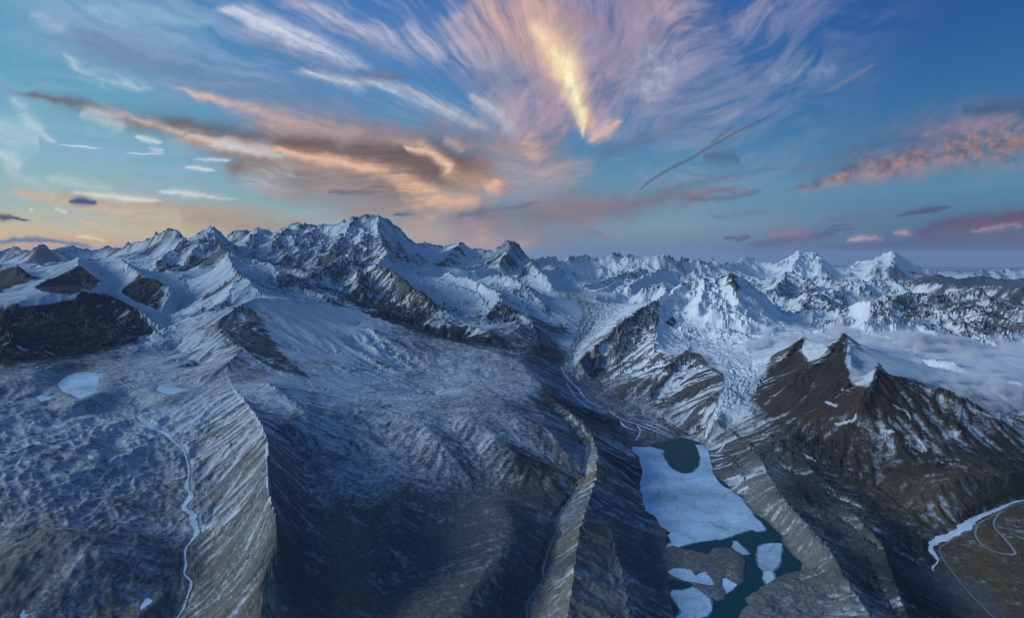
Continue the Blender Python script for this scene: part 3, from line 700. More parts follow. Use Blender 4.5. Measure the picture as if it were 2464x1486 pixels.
for pl, z, isl in WATERS:
    mx, my = pl.mean(0); rad = np.hypot(pl[:, 0] - mx, pl[:, 1] - my).max() * 1.35 + 160
    sel = (WX - mx) ** 2 + (WY - my) ** 2 < rad * rad
    x, y = WX[sel], WY[sel]
    step_ = max(1, len(pl) // 160)
    d = polydist(x, y, pl[::step_].tolist()); ins = inpoly(x, y, pl.tolist())
    for q in isl:
        di = polydist(x, y, q[::2].tolist()); ii_ = inpoly(x, y, q.tolist())
        ins = ins & ~ii_; d = np.minimum(d, di)
    sd = np.where(ins, -d, d)
    masks.append((sel, sd, z, rad - 160, z == LAKE_Z and len(masks) > 0))
    sc_ = 70 if z == LAKE_Z else 45
    calm[sel] = np.minimum(calm[sel], sstep(-5, sc_, sd))

# ------------------------------------------------------------------ gullies: stripes that run down the local slope, octave by octave
cav = np.zeros(H.shape, f32)
rough_all = np.zeros(H.shape, f32)


def stripes(x, y, dx, dy, wl, s):
    """phase-coherent stripes across direction (dx,dy)"""
    qx, qy = x / wl, y / wl
    fx, fy = np.floor(qx), np.floor(qy)
    ix, iy = fx.astype(np.int32), fy.astype(np.int32)
    rx, ry = (qx - fx).astype(f32), (qy - fy).astype(f32)
    cs_, sn_, ws = 0, 0, 0
    for ox in (-1, 0, 1):
        for oy in (-1, 0, 1):
            h = hsh(ix + ox, iy + oy, s)
            px, py = ox + RV[h] - rx, oy + RV[(h + 977) & 4095] - ry
            d2 = px * px + py * py
            w = np.maximum(0, 1 - d2 * f32(.45)); w = w * w * w
            ph = (px * -dy + py * dx) * f32(2 * np.pi * 1.0)
            cs_ = cs_ + w * np.cos(ph); sn_ = sn_ + w * np.sin(ph)
            ws = ws + w
    m = np.sqrt(cs_ * cs_ + sn_ * sn_) + 1e-4
    return cs_ / m * np.minimum(1, m / ws * 1.6)


PX = .0075                                      # finest gully: seven cells of the grid
lag = []
for k, (wl_, amp) in enumerate(((2600, .050), (1400, .075), (760, .090), (400, .095), (210, .10), (110, .10), (58, .105), (31, .105), (17, .085))):
    jmax = int(np.searchsorted(lr, math.log(min(wl_ / PX, 60000))))
    if jmax < 20:
        continue
    sl = (slice(None), slice(0, jmax))
    lag.append(H.copy())
    gx, gy = grad(lag[-3 if len(lag) > 2 else 0][sl])
    lag = lag[-3:]
    g = np.sqrt(gx * gx + gy * gy) + 1e-5
    st_ = stripes(WX[sl] + fbm(WX[sl], WY[sl], wl_ * 2.2, 2, 90 + k) * wl_ * .35, WY[sl], gx / g, gy / g, f32(wl_ * 1.15), 60 + k)
    fade = 1 - sstep(.4, 1.0, R[sl] / (wl_ / PX))
    steep = sstep(.0, .42, g) * (1 - .55 * sstep(.75, 1.3, g))
    nearlim = sstep(1, .2, wl_ / (R[sl] * .14))          # no gully wider than the slopes of its neighbourhood
    lim = 1 / (1 + (wl_ / (R[sl] * .10)) ** 2)
    calmer = 1 + .3 * sstep(1.0, 1.25, gully[sl]) - (.55 if wl_ > 90 else -.15) * sstep(6200, 4200, R[sl]) * (1 - sstep(.75, 1.15, gully[sl]))
    a = amp * calmer * wl_ * gully[sl] * steep * fade * lim * calm[sl]
    sharp = 1 - np.sqrt(1 - .93 * np.clip(st_ * .5 + .5, 0, 1))   # crests narrow, troughs wide
    H[sl] += (a * (sharp * 2.0 - .75)).astype(f32)
    cav[sl] += (-(st_) * steep * np.minimum(1, gully[sl]) * fade * np.sqrt(lim) * (.5, .5, .8, .8, .7, .7, .65, .65, .55)[k]).astype(f32)
print('gullies', NA, NR, round(time.time() - T0, 1))

# hummocks, crevasses and stones
for k, (wl_, amp) in enumerate(((320, .035), (150, .055), (72, .07), (36, .075), (18, .07), (10, .05))):
    jmax = int(np.searchsorted(lr, math.log(min(wl_ / 3.5 / .0012, 60000))))
    if jmax < 20:
        continue
    sl = (slice(None), slice(0, jmax))
    wxx = fbm(WX[sl], WY[sl], wl_ * 3, 2, 120 + k) * wl_ * 1.2
    n = perlin((WX[sl] + wxx) / wl_, (WY[sl] - wxx) / wl_, 130 + k)
    n = .6 - np.abs(n) * 2.0 if k < 4 else n
    fade = 1 - sstep(.6, 1.0, R[sl] / (wl_ / 3.5 / .0012))
    a = amp * wl_ * (humm[sl] * .72 + .045 * (R[sl] < 9000) * (gully[sl] > .28)) * fade * calm[sl]
    H[sl] += (a * n).astype(f32)
    rough_all[sl] += n * np.minimum(1, humm[sl] + .2) * fade * .5
print('hummocks', round(time.time() - T0, 1))

for sel, sd, z, ext_, pool in masks:
    h = H[sel]
    fl = z - 1.5 - np.clip(-sd * .12, 0, 12)
    if pool:
        H[sel] = np.where(sd < 0, fl, h)
        continue
    bank = z + .8 + np.clip(sd, 0, 400) * .06 + np.clip(sd, 0, 25) * .10
    k_ = sstep(2, 70 if z == LAKE_Z else (150 if ext_ > 150 else 60), sd)
    h2 = np.where(sd < 0, fl, bank * (1 - k_) + h * k_)
    if z == LAKE_Z:
        h2 = np.where((sd >= 0) & (sd < 160), np.maximum(h2, z + 1.0 + np.clip(sd, 0, 40) * .04), h2)
    H[sel] = h2

# ------------------------------------------------------------------ stream beds and road benches cut into the land
def spline(pts, seg=10):
    P = np.array(pts, float); P = np.vstack([2 * P[0] - P[1], P, 2 * P[-1] - P[-2]])
    out = []
    for k in range(1, len(P) - 2):
        for t in np.arange(seg) / seg:
            a, b, c, d = P[k - 1], P[k], P[k + 1], P[k + 2]
            out.append(.5 * (2 * b + (c - a) * t + (2 * a - 5 * b + 4 * c - d) * t * t + (3 * b - a - 3 * c + d) * t ** 3))
    out.append(P[-2])
    return np.array(out)


def smooth1(a, n):
    for _ in range(n):
        p = np.concatenate([a[:1], a, a[-1:]]); a = .25 * p[:-2] + .5 * p[1:-1] + .25 * p[2:]
    return a


TRACKS = [
 # name, kind, points (X, Y, width in survey px)
 ('frozen_stream', [(330,999,5),(336,1003,9),(357,1019,11),(377,1032,14),(401,1043,8),(424,1066,5),(441,1080,4),(450,1107,3.5),(455,1138,3),(448,1168,6),(460,1190,11),(441,1219,10),(465,1233,11),(464,1250,11),(475,1277,11),(462,1297,6),(445,1321,3.5),(448,1358,5),(441,1379,3.5),(462,1396,5),(452,1426,4),(441,1464,4),(424,1484,4),(415,1510,4)]),
 ('frozen_river', [(2482,1199,5),(2464,1202,5),(2441,1205,5),(2393,1226,7),(2346,1245,11),(2325,1263,17),(2291,1284,15),(2257,1297,14),(2240,1311,10),(2244,1328,7),(2257,1341,4),(2256,1351,3.5),(2241,1365,3),(2254,1377,3)]),
 ('meltwater_stream', [(1358,995,2),(1409,1049,2.5),(1419,1083,2.5),(1409,1107,2.5),(1402,1158,3),(1378,1192,3),(1337,1253,3.5),(1348,1284,3.5),(1327,1304,3.5),(1307,1365,4),(1307,1392,4),(1269,1447,4),(1269,1486,4.5),(1262,1520,5)]),
 ('braided_channel', [(1463,985,3),(1490,1005,3),(1531,1019,4),(1578,1036,5),(1609,1049,4),(1633,1062,3)]),
 ('braided_channel', [(1531,1019,3),(1541,1036,3),(1528,1060,2.5)]),
 ('braided_channel', [(1362,919,2.5),(1382,949,3),(1402,969,3),(1425,985,2.5)]),
 ('braided_channel', [(1542,1014,2),(1570,1026,3.5),(1600,1040,3),(1626,1052,2)]),
 ('braided_channel', [(1510,1006,2),(1548,1010,2.5),(1585,1022,3),(1612,1036,2)]),
 ('braided_channel', [(1492,1010,2),(1500,1022,7),(1515,1030,5),(1530,1034,2)]),
 ('braided_channel', [(1350,880,3),(1362,905,3),(1392,935,4),(1412,960,3),(1450,980,3)]),
 ('glacier_meltwater', [(1738,981,6),(1718,1004,6),(1704,1019,6),(1700,1049,4),(1684,1060,3)]),
 ('asphalt_road', [(2482,1206,3.5),(2464,1209,3.5),(2437,1214,3.5),(2376,1247,3.8),(2325,1279,4.0),(2280,1305,4.2),(2260,1318,4.3),(2271,1345,4.5),(2291,1374,4.8),(2342,1436,5.1),(2393,1486,5.4),(2430,1530,5.6)]),
 ('gravel_road', [(2373,1249,3.2),(2359,1255,3.5),(2346,1280,3.8),(2353,1297,4.0),(2373,1318,4.2),(2410,1331,4.3),(2438,1335,4.5),(2443,1327,4.3),(2417,1294,4.0),(2393,1267,3.8),(2397,1243,3.5),(2424,1217,3.2)]),
]
track_geo = []
for name, pts in TRACKS:
    road = 'road' in name
    P = spline(pts, 8); out = []
    for X, Y, w in P:
        h = hit(X, Y, H, az, lr)
        if h is None:
            continue
        a_, R_, z_ = h
        if out and abs(math.log(R_ / out[-1][4])) > .07:
            R_ = out[-1][4]                       # no jump behind a crest
        out.append((R_ * math.sin(a_), R_ * math.cos(a_), z_, w * R_ / F, R_))
    out = np.array(out)
    g_ = []                                       # even spacing along the way
    seg = np.hypot(np.diff(out[:, 0]), np.diff(out[:, 1])); cum = np.concatenate([[0], np.cumsum(seg)])
    ss = np.arange(0, cum[-1], 6.0)
    out = np.stack([np.interp(ss, cum, out[:, k]) for k in range(5)], 1)
    out[:, 0] = smooth1(out[:, 0], 12); out[:, 1] = smooth1(out[:, 1], 12)
    zz = upsample(H, np.interp(np.arctan2(out[:, 0], out[:, 1]), az, np.arange(NA)), np.interp(np.log(np.hypot(out[:, 0], out[:, 1])), lr, np.arange(NR)))
    zz = smooth1(zz, 40 if road else 25)
    if not road:
        zz = zz - 3
    out[:, 2] = zz
    hw = out[:, 3] * .5
    if not road:                                  # ice that widens and narrows
        hw = hw * (1 + 1.5 * fbm(ss.astype(f32), ss.astype(f32) * 0, 60, 5, 300, .65))
        hw = np.maximum(hw, .25)
    out[:, 3] = hw
    track_geo.append((name, out, road))
    ctr = out[:, :2].mean(0); ext = np.hypot(out[:, 0] - ctr[0], out[:, 1] - ctr[1]).max() + 80
    sel = np.nonzero(((WX - ctr[0]) ** 2 + (WY - ctr[1]) ** 2 < ext * ext))
    x, y = WX[sel], WY[sel]
    best = np.full(x.shape, 1e9, f32); bz = np.zeros(x.shape, f32); bw = np.zeros(x.shape, f32)
    for q in range(0, len(out), 2):
        d = (x - out[q, 0]) ** 2 + (y - out[q, 1]) ** 2
        c = d < best
        best[c] = d[c]; bz[c] = out[q, 2]; bw[c] = hw[q]
    best = np.sqrt(best)
    k_ = 1 - sstep(bw + 3, bw + (14 if road else 22), best)
    H[sel] = H[sel] * (1 - k_) + (bz - (.8 if road else 1.0)) * k_

# ------------------------------------------------------------------ how much snow lies where
gx, gy = grad(H)
g = np.sqrt(gx * gx + gy * gy)
wn1 = fbm(WX, WY, 900, 5, 200, .6)
wn2 = fbm(WX, WY, 110, 4, 210, .6) * (1 - sstep(6000, 20000, R))
lapl = 0
Hs = H
for _ in range(6):
    Hs = np.pad(Hs, 1, mode='edge'); Hs = (Hs[:-2, 1:-1] + Hs[2:, 1:-1] + Hs[1:-1, :-2] + Hs[1:-1, 2:]) * f32(.25)
lapl = np.clip((Hs - H) / (R * .0016), -1.5, 1.5)
snow_v0 = .12 * sstep(10500, 13000, R) * sstep(radians(4), radians(-2), A)
# powder blown on to the sides that face away from the wind
wind = (gx * .55 - gy * .85)
snow_v = (snow_p - .5) * 3.1 - snow_v0 + .42 * cav * .5 + .30 * lapl - .75 * np.clip(g - .75, -.45, 1.2) * np.where(snow_p > .93, .35, 1) + .75 * wn1 + .45 * wn2 + .22 * np.clip(wind, -1, 1)
snow = sstep(-.62, .62, snow_v)
dust = sstep(8500, 4500, R) * (1 - sstep(.78, .95, snow_p))      # thin dusting on stony ground
wn3 = fbm(WX + wn2 * 20, WY, 34, 4, 215, .65) * sstep(9000, 4000, R)
brownish = sstep(1.15, 1.4, FD[..., 4] / FD[..., 6])
thin = np.clip(-.02 * brownish + .03 + .05 * sstep(radians(-26), radians(-30), A) * sstep(.3, .5, snow_p) + .12 * sstep(2300, 3400, R) * sstep(.2, .5, snow_p) + .64 * snow_p + .20 * lapl + .36 * cav * np.minimum(1, gully + .25) * (1 - .30 * brownish) + .34 * wn1 + .12 * wn2 + .08 * wn3 + brownish * (.28 * wn2 + .30 * wn3), 0, .82)
thin = thin + (1 - thin) * .9 * sstep(.75, 1.25, snow_v + .4 * wn3)
snow = snow * (1 - dust) + thin * dust
snow = np.where(snow_p > .97, 1, snow)


def follow(pts):
    """sight points -> way over the land: x, y, half width in metres"""
    P = spline(pts, 6); out = []
    for X, Y, w in P:
        h = hit(X, Y, H, az, lr)
        if h is None:
            continue
        a_, R_, z_ = h
        if out and abs(math.log(R_ / out[-1][3])) > .12:
            R_ = out[-1][3]
        out.append((R_ * math.sin(a_), R_ * math.cos(a_), w * R_ / F, R_))
    return np.array(out)


def along(out, reach=1.5):
    ctr = out[:, :2].mean(0); ext = np.hypot(out[:, 0] - ctr[0], out[:, 1] - ctr[1]).max() + out[:, 2].max() * reach + 20
    sel = np.nonzero((WX - ctr[0]) ** 2 + (WY - ctr[1]) ** 2 < ext * ext)
    x, y = WX[sel], WY[sel]
    best = np.full(x.shape, 1e12, f32); side = np.zeros(x.shape, f32); wd = np.ones(x.shape, f32); tt = np.zeros(x.shape, f32)
    cum = 0
    for a, b in zip(out[:-1], out[1:]):
        vx, vy = b[0] - a[0], b[1] - a[1]; L2 = vx * vx + vy * vy + 1e-6; Ls = math.sqrt(L2)
        t = np.clip(((x - a[0]) * vx + (y - a[1]) * vy) / L2, 0, 1)
        ex, ey = x - a[0] - t * vx, y - a[1] - t * vy
        d = ex * ex + ey * ey; c = d < best
        best = np.where(c, d, best); side = np.where(c, (vx * ey - vy * ex) / Ls, side); wd = np.where(c, a[2] + (b[2] - a[2]) * t, wd); tt = np.where(c, cum + t * Ls, tt)
        cum += Ls
    return sel, np.sqrt(best) / np.maximum(wd, .5), side / np.maximum(wd, .5), tt, cum


# bare rock faces and snowfields with a drawn edge: outline in survey pixels, range limits, snow, rock, softness
VX, VY = proj(WX, WY, H)
AREAS = [
 ([(335,656),(352,672),(372,682),(395,687),(414,700),(412,712),(402,728),(383,746),(360,741),(330,724),(300,712),(291,702),(300,690),(320,672)], 5000, 9000, .05, 'dark', 4),
 ([(191,635),(205,650),(225,664),(237,678),(228,690),(214,704),(180,706),(140,706),(100,700),(83,690),(110,676),(150,658),(175,648)], 5000, 9000, .06, 'dark', 4),
 ([(-80,650),(0,652),(20,643),(41,636),(60,652),(75,664),(50,680),(20,694),(0,704),(-80,710)], 5000, 9500, .06, 'dark', 4),
 ([(-80,752),(36,742),(100,738),(150,722),(199,700),(265,712),(315,738),(352,760),(379,785),(373,800),(349,812),(280,832),(199,856),(120,868),(43,872),(-80,880)], 4300, 7600, .09, 'dark', 9),
 ([(100,712),(170,712),(199,697),(180,716),(120,730),(50,738),(36,724),(60,708)], 5500, 8500, .97, 'slate', 4),
 ([(237,680),(290,660),(320,672),(296,690),(291,703),(330,726),(382,750),(378,780),(352,757),(315,734),(265,709),(199,697),(214,704)], 5200, 10500, .98, 'slate', 4),
 ([(383,748),(405,725),(481,728),(472,758),(440,792),(405,806),(365,824),(336,836),(360,810),(390,780)], 4500, 8500, .88, 'slate', 5),
 ([(577,729),(624,716),(700,719),(818,738),(884,765),(898,800),(905,835),(860,806),(800,806),(780,838),(740,846),(700,800),(650,756)], 4500, 6600, 1.0, 'slate', 6),
 ([(524,777),(577,735),(612,748),(640,785),(660,835),(700,872),(765,925),(707,896),(650,883),(607,856),(581,833),(550,803)], 4000, 6000, .22, 'slate', 5),
 ([(650,800),(720,830),(760,862),(730,872),(680,850)], 4000, 6000, .75, 'slate', 6),
 ([(818,735),(838,700),(870,672),(906,640),(944,650),(967,672),(1017,705),(1077,756),(1107,781),(1190,812),(1183,826),(1083,822),(1017,800),(917,760)], 5600, 9600, .47, 'rock', 6),
 ([(860,752),(930,748),(1017,782),(1100,796),(1192,812),(1185,830),(1083,824),(1017,804),(917,768)], 5400, 7600, .14, 'dark', 6),
 ([(1578,721),(1590,760),(1582,800),(1572,845),(1600,880),(1560,905),(1500,905),(1440,885),(1400,854),(1450,812),(1500,772),(1548,732)], 4700, 7400, .50, 'grey', 9),
 ([(1628,856),(1650,843),(1690,850),(1702,880),(1740,898),(1746,945),(1722,990),(1690,1004),(1640,965),(1600,935),(1588,885)], 3700, 5400, .24, 'rock', 6),
 ([(1590,745),(1640,704),(1700,692),(1800,700),(1850,760),(1900,790),(1880,835),(1840,882),(1792,935),(1765,968),(1735,986),(1748,935),(1742,893),(1702,852),(1650,838),(1600,858),(1580,800)], 3800, 8600, .985, 'rock', 6),
 ([(1812,960),(1852,890),(1892,857),(1928,806),(1942,812),(1926,846),(1948,874),(1985,862),(2010,822),(2031,795),(2040,822),(2036,870),(2050,918),(2095,925),(2106,880),(2112,870),(2137,899),(2180,930),(2100,990),(1950,1010),(1850,1000)], 3400, 5300, .20, 'brown', 9),
 ([(1935,818),(1965,822),(1995,838),(1972,862),(1945,868),(1930,846)], 4300, 6000, .97, 'rock', 4),
 ([(2038,812),(2075,850),(2106,878),(2098,918),(2070,908),(2048,902),(2038,862)], 3900, 5600, .97, 'rock', 4),
 ([(2040,800),(2120,836),(2250,850),(2420,870),(2490,930),(2400,950),(2230,920),(2177,905),(2140,895),(2115,870),(2080,845)], 4000, 6500, .96, 'rock', 6),
 ([(1742,690),(1752,658),(1760,652),(1772,668),(1782,690),(1770,700),(1756,684)], 7000, 8600, .25, 'rock', 3),
 ([(1600,776),(1618,758),(1628,772),(1622,788)], 5500, 7600, .3, 'rock', 3),
]
for poly, r0, r1, sv, key, soft in AREAS:
    P_ = np.array(poly, float); mnx, mxx_, mny, mxy = P_[:, 0].min() - 30, P_[:, 0].max() + 30, P_[:, 1].min() - 30, P_[:, 1].max() + 30
    sel = np.nonzero((R > r0) & (R < r1) & (VX > mnx) & (VX < mxx_) & (VY > mny) & (VY < mxy))
    x, y = VX[sel], VY[sel]
    d = polydist(x, y, poly); ins = inpoly(x, y, poly); sd_ = np.where(ins, d, -d)
    nz = (wn1[sel] * 1.4 + wn2[sel] * 1.6) * soft
    k_ = sstep(-soft * .6, soft * .6, sd_ + nz * (1.0 if sv < .9 else .7))
    if sv < .9:
        v = np.clip(sstep(-.55, .55, (sv - .5) * 2.4 + .6 * lapl[sel] + (.85 if key != 'brown' else .30) * cav[sel] + .7 * wn1[sel] + .5 * wn2[sel] - .5 * (g[sel] - .7)), 0, 1)
    else:
        v = np.clip(sv + 0 * k_, 0, 1)
    snow[sel] = snow[sel] * (1 - k_) + v * k_
    FD[..., 4:7][sel] = FD[..., 4:7][sel] * (1 - k_)[:, None] + np.array(K[key], f32) * k_[:, None]

# valley glaciers carry moraine stripes along their flow
FLOWS = [
 ([(1395,704,44),(1435,728,50),(1450,755,52),(1424,796,38),(1396,834,24),(1377,862,16),(1368,892,12)], 6.0, .62),
 ([(470,690,70),(450,720,40),(430,750,36),(402,785,26),(365,812,18),(340,832,8)], 3.0, .9),
 ([(1755,850,50),(1790,880,36),(1775,925,26),(1745,970,18),(1722,1000,10)], 3.0, .95),
 ([(330,735,8),(352,760,8),(372,780,8),(385,795,7)], 2.0, .7),
]
for pts, nst, base in FLOWS:
    sel, q, sd_, tt, tot = along(follow(pts))
    x, y = WX[sel], WY[sel]
    wv = fbm(x, y, 400, 3, 600) * .35
    st_ = np.cos((sd_ + wv) * np.pi * nst) * .5 + .5 * np.cos((sd_ * 1.7 + wv * 2) * np.pi * nst + 1.3)
    cre = perlin(tt / 46, sd_ * 5, 610)
    k_ = sstep(1.15, .85, q + .25 * wn2[sel])
    if base > .8:
        v = np.clip(base + .15 * cre, 0, 1)
    else:
        v = np.clip(base + .16 * st_ + .30 * wn2[sel] + .2 * wn3[sel] + .15 * sd_, 0, 1)
    snow[sel] = snow[sel] * (1 - k_) + v * k_
    H[sel] += (k_ * ((4.0 if base < .8 else 1.0) * st_ * (1 - sstep(.9, 1, q)) + (9.0 if base > .8 else 3) * cre * sstep(40, 400, tt))).astype(f32)

# drifts, cornices and left-over patches
DRIFTS = [
 [(548,880,1.5),(543,896,2.5),(550,915,2),(564,937,2.5),(580,962,3),(602,984,3),(622,1012,3),(639,1045,2.5),(642,1075,3.2),(642,1105,2.5),(643,1125,1.8),(645,1165,2.4),(648,1195,2),(655,1215,1.5),(664,1238,1)],
 [(583,836,1),(600,853,2),(640,880,2),(680,898,5),(720,905,6),(760,922,2.5),(800,942,3),(822,948,2)],
 [(1700,1082,2),(1712,1080,3),(1722,1072,2)], [(1725,1088,2),(1735,1080,3),(1742,1068,1.5)], [(1712,1095,4),(1725,1096,5),(1738,1094,2)], [(1716,1108,3),(1730,1104,4),(1740,1102,2)], [(1726,1120,3),(1740,1114,4),(1752,1110,2)],
 [(1745,1155,2),(1760,1150,4),(1775,1148,3)], [(1765,1175,4),(1778,1164,5),(1786,1158,3)], [(1775,1185,3),(1785,1176,5),(1798,1174,3)], [(1771,1147,2),(1776,1144,3),(1780,1146,2)],
 [(1934,1092,2),(1946,1100,4),(1962,1108,1.5)],
 [(1760,968,3),(1740,985,6),(1722,1005,5),(1705,1030,4),(1698,1050,3)],
 [(0,965,3),(12,958,4),(18,952,3)], [(20,1084,3),(60,1070,5),(100,1062,5),(128,1054,3)],
 [(170,1063,3),(185,1058,4)], [(2010,1020,2),(2050,1012,3),(2060,1000,2)],
 [(2270,1045,2),(2290,1050,3),(2310,1038,2)], [(2190,1045,1.5),(2215,1062,2.5),(2228,1082,2)], [(2330,980,2),(2380,1000,3),(2440,1012,2)], [(2150,975,1.5),(2180,990,3),(2190,1006,2)], [(1985,965,2),(2010,975,3)], [(2120,1035,1.5),(2150,1038,2.5)],
]
for pts in DRIFTS:
    o = follow(pts)
    if len(o) < 2:
        continue
    sel, q, sd_, tt, tot = along(o)
    nz = 1.5 * fbm(WX[sel], WY[sel], 26, 4, 640, .65) + .5 * fbm(WX[sel], WY[sel], 90, 3, 650)
    k_ = sstep(1.12, .8, q + nz)
    snow[sel] = np.maximum(snow[sel], k_ * .86)
for sel, sd, z, ext_, pool in masks:
    snow[sel] = np.where(sd < 2, snow[sel] * .6, snow[sel])
snow = np.clip(snow, 0, 1).astype(f32)
snow_age_shade = .28 - .26 * sstep(radians(-17), radians(-25), A) * sstep(4300, 5500, R) + .65 * sstep(radians(4), radians(13), A) * sstep(4300, 5200, R) * (1 - .6 * sstep(9000, 11000, R)) + .14 * sstep(13000, 20000, R) + .25 * wn1 + .12 * sstep(.4, .9, g)  # snow darkened over the left basins to paint shade, lighter on white mountain
snow_age_shade = np.clip(snow_age_shade, 0, 1).astype(f32)
hue = np.clip(fbm(WX, WY, 700, 5, 235, .6) * 1.3, -1, 1)[..., None]
rock = FD[..., 4:7] * (1 + .40 * fbm(WX, WY, 420, 5, 230, .62) + .12 * rough_all)[..., None] * (1 + hue * np.array([.16, .03, -.14], f32))


def grid_mesh(name, X, Y, Z, attrs, mat, kind='structure', wrap=False):
    n0, n1 = X.shape
    me = bpy.data.meshes.new(name)
    me.vertices.add(n0 * n1)
    co = np.stack([X, Y, Z], -1).astype(f32).ravel()
    me.vertices.foreach_set('co', co)
    idx = np.arange(n0 * n1, dtype=np.int32).reshape(n0, n1)
    q = np.stack([idx[:-1, :-1], idx[1:, :-1], idx[1:, 1:], idx[:-1, 1:]], -1).reshape(-1, 4)
    nq = len(q)
    me.loops.add(nq * 4); me.polygons.add(nq)
    me.loops.foreach_set('vertex_index', q.ravel())
    me.polygons.foreach_set('loop_start', np.arange(nq, dtype=np.int32) * 4)
    me.polygons.foreach_set('use_smooth', np.ones(nq, bool))
    me.update(calc_edges=True)
    for an, av in attrs.items():
        if av.ndim == 2:
            at_ = me.attributes.new(an, 'FLOAT', 'POINT'); at_.data.foreach_set('value', av.astype(f32).ravel())
        else:
            at_ = me.attributes.new(an, 'FLOAT_COLOR', 'POINT')
            c4 = np.ones((n0 * n1, 4), f32); c4[:, :av.shape[2]] = av.reshape(-1, av.shape[2]); at_.data.foreach_set('color', c4.ravel())
    me.materials.append(mat)
    ob = bpy.data.objects.new(name, me)
    COL.objects.link(ob)
    if kind:
        ob['kind'] = kind
    return ob


def new_mat(name):
    m = bpy.data.materials.new(name); m.use_nodes = True
    nt = m.node_tree; nt.nodes.clear()
    return m, nt.nodes, nt.links


def noise_node(n, l, vec, scale, detail=4, rough=.55, dist=0.0):
    t = n.new("ShaderNodeTexNoise"); t.inputs['Scale'].default_value = scale; t.inputs['Detail'].default_value = detail
    t.inputs['Roughness'].default_value = rough; t.inputs['Distortion'].default_value = dist
    l.new(vec, t.inputs['Vector'])
    return t


def mth(n, l, op, a, b=None, c=None, clamp=False):
    t = n.new("ShaderNodeMath"); t.operation = op; t.use_clamp = clamp
    for k, v in enumerate((a, b, c)):
        if v is None:
            continue
        if isinstance(v, (int, float)):
            t.inputs[k].default_value = v
        else:
            l.new(v, t.inputs[k])
    return t.outputs[0]


def land_material():
    m, n, l = new_mat('rock_and_snow')
    out = n.new("ShaderNodeOutputMaterial"); b = n.new("ShaderNodeBsdfPrincipled")
    l.new(b.outputs[0], out.inputs[0])
    tcn = n.new("ShaderNodeNewGeometry"); pos = tcn.outputs['Position']
    a1 = n.new("ShaderNodeAttribute"); a1.attribute_name = 'snow'
    a2 = n.new("ShaderNodeAttribute"); a2.attribute_name = 'rock'
    fine = noise_node(n, l, pos, .055, 6, .72)         # ~18 m
    grit = noise_node(n, l, pos, .24, 3, .7)           # ~4 m
    med = noise_node(n, l, pos, .011, 5, .62, .6)      # ~90 m
    # break the edge of the snow with grain
    g1 = mth(n, l, 'SUBTRACT', fine.outputs[0], .5); g1 = mth(n, l, 'MULTIPLY', g1, 1.7)
    g2 = mth(n, l, 'SUBTRACT', med.outputs[0], .5); g2 = mth(n, l, 'MULTIPLY', g2, 1.0)
    gs = mth(n, l, 'ADD', g1, g2); g3 = mth(n, l, 'SUBTRACT', grit.outputs[0], .5); gs = mth(n, l, 'MULTIPLY_ADD', g3, 1.1, gs)
    w = mth(n, l, 'SUBTRACT', a1.outputs['Fac'], .5); w = mth(n, l, 'MULTIPLY', w, w); w = mth(n, l, 'MULTIPLY_ADD', w, -4.0, 1.0)
    s = mth(n, l, 'MULTIPLY_ADD', gs, w, a1.outputs['Fac'])
    mr = n.new("ShaderNodeMapRange"); mr.interpolation_type = 'SMOOTHSTEP'; mr.inputs[1].default_value = .05; mr.inputs[2].default_value = .95
    l.new(s, mr.inputs[0])
    rc = n.new("ShaderNodeMixRGB"); rc.blend_type = 'MULTIPLY'; rc.inputs[0].default_value = 1
    vr = n.new("ShaderNodeMapRange"); vr.inputs[1].default_value = .3; vr.inputs[2].default_value = .7; vr.inputs[3].default_value = .35; vr.inputs[4].default_value = 1.65
    vsum = mth(n, l, 'ADD', fine.outputs[0], grit.outputs[0]); vsum = mth(n, l, 'MULTIPLY', vsum, .5)
    l.new(vsum, vr.inputs[0])
    l.new(a2.outputs['Color'], rc.inputs[1]); l.new(vr.outputs[0], rc.inputs[2])
    mx = n.new("ShaderNodeMixRGB")
    a3 = n.new("ShaderNodeAttribute"); a3.attribute_name = 'snow_age_shade'     # old firn to clean snow, plus shade painted over the left basins
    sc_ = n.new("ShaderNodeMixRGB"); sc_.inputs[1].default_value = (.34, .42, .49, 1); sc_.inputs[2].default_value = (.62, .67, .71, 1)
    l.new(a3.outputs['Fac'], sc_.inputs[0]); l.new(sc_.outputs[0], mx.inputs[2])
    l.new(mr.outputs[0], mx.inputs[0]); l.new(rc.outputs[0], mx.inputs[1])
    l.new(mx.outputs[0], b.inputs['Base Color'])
    b.inputs['Roughness'].default_value = .9
    b.inputs['Specular IOR Level'].default_value = .15
    bp = n.new("ShaderNodeBump"); bp.inputs['Distance'].default_value = 13.0
    st_ = mth(n, l, 'MULTIPLY_ADD', mr.outputs[0], -.45, .95)
    l.new(st_, bp.inputs['Strength'])
    hh = mth(n, l, 'MULTIPLY_ADD', fine.outputs[0], .6, med.outputs[0]); hh = mth(n, l, 'MULTIPLY_ADD', grit.outputs[0], .16, hh)
    l.new(hh, bp.inputs['Height'])
    l.new(bp.outputs[0], b.inputs['Normal'])
    return m


M_land = land_material()
land = grid_mesh('terrain', WX, WY, H, {'snow': snow, 'snow_age_shade': snow_age_shade, 'rock': np.clip(rock, .005, 1).astype(f32)}, M_land)
land['label'] = 'snow-dusted high mountain land with glaciers, rock ribs and moraines'
print('terrain', round(time.time() - T0, 1))


def ground(x, y):
    """height of the land mesh at plan points"""
    x = np.asarray(x, float); y = np.asarray(y, float)
    a = np.arctan2(x, y); r = np.log(np.hypot(x, y))
    ia = np.interp(a, az, np.arange(NA)); il = np.interp(r, lr, np.arange(NR))
    return upsample(H, ia, il)

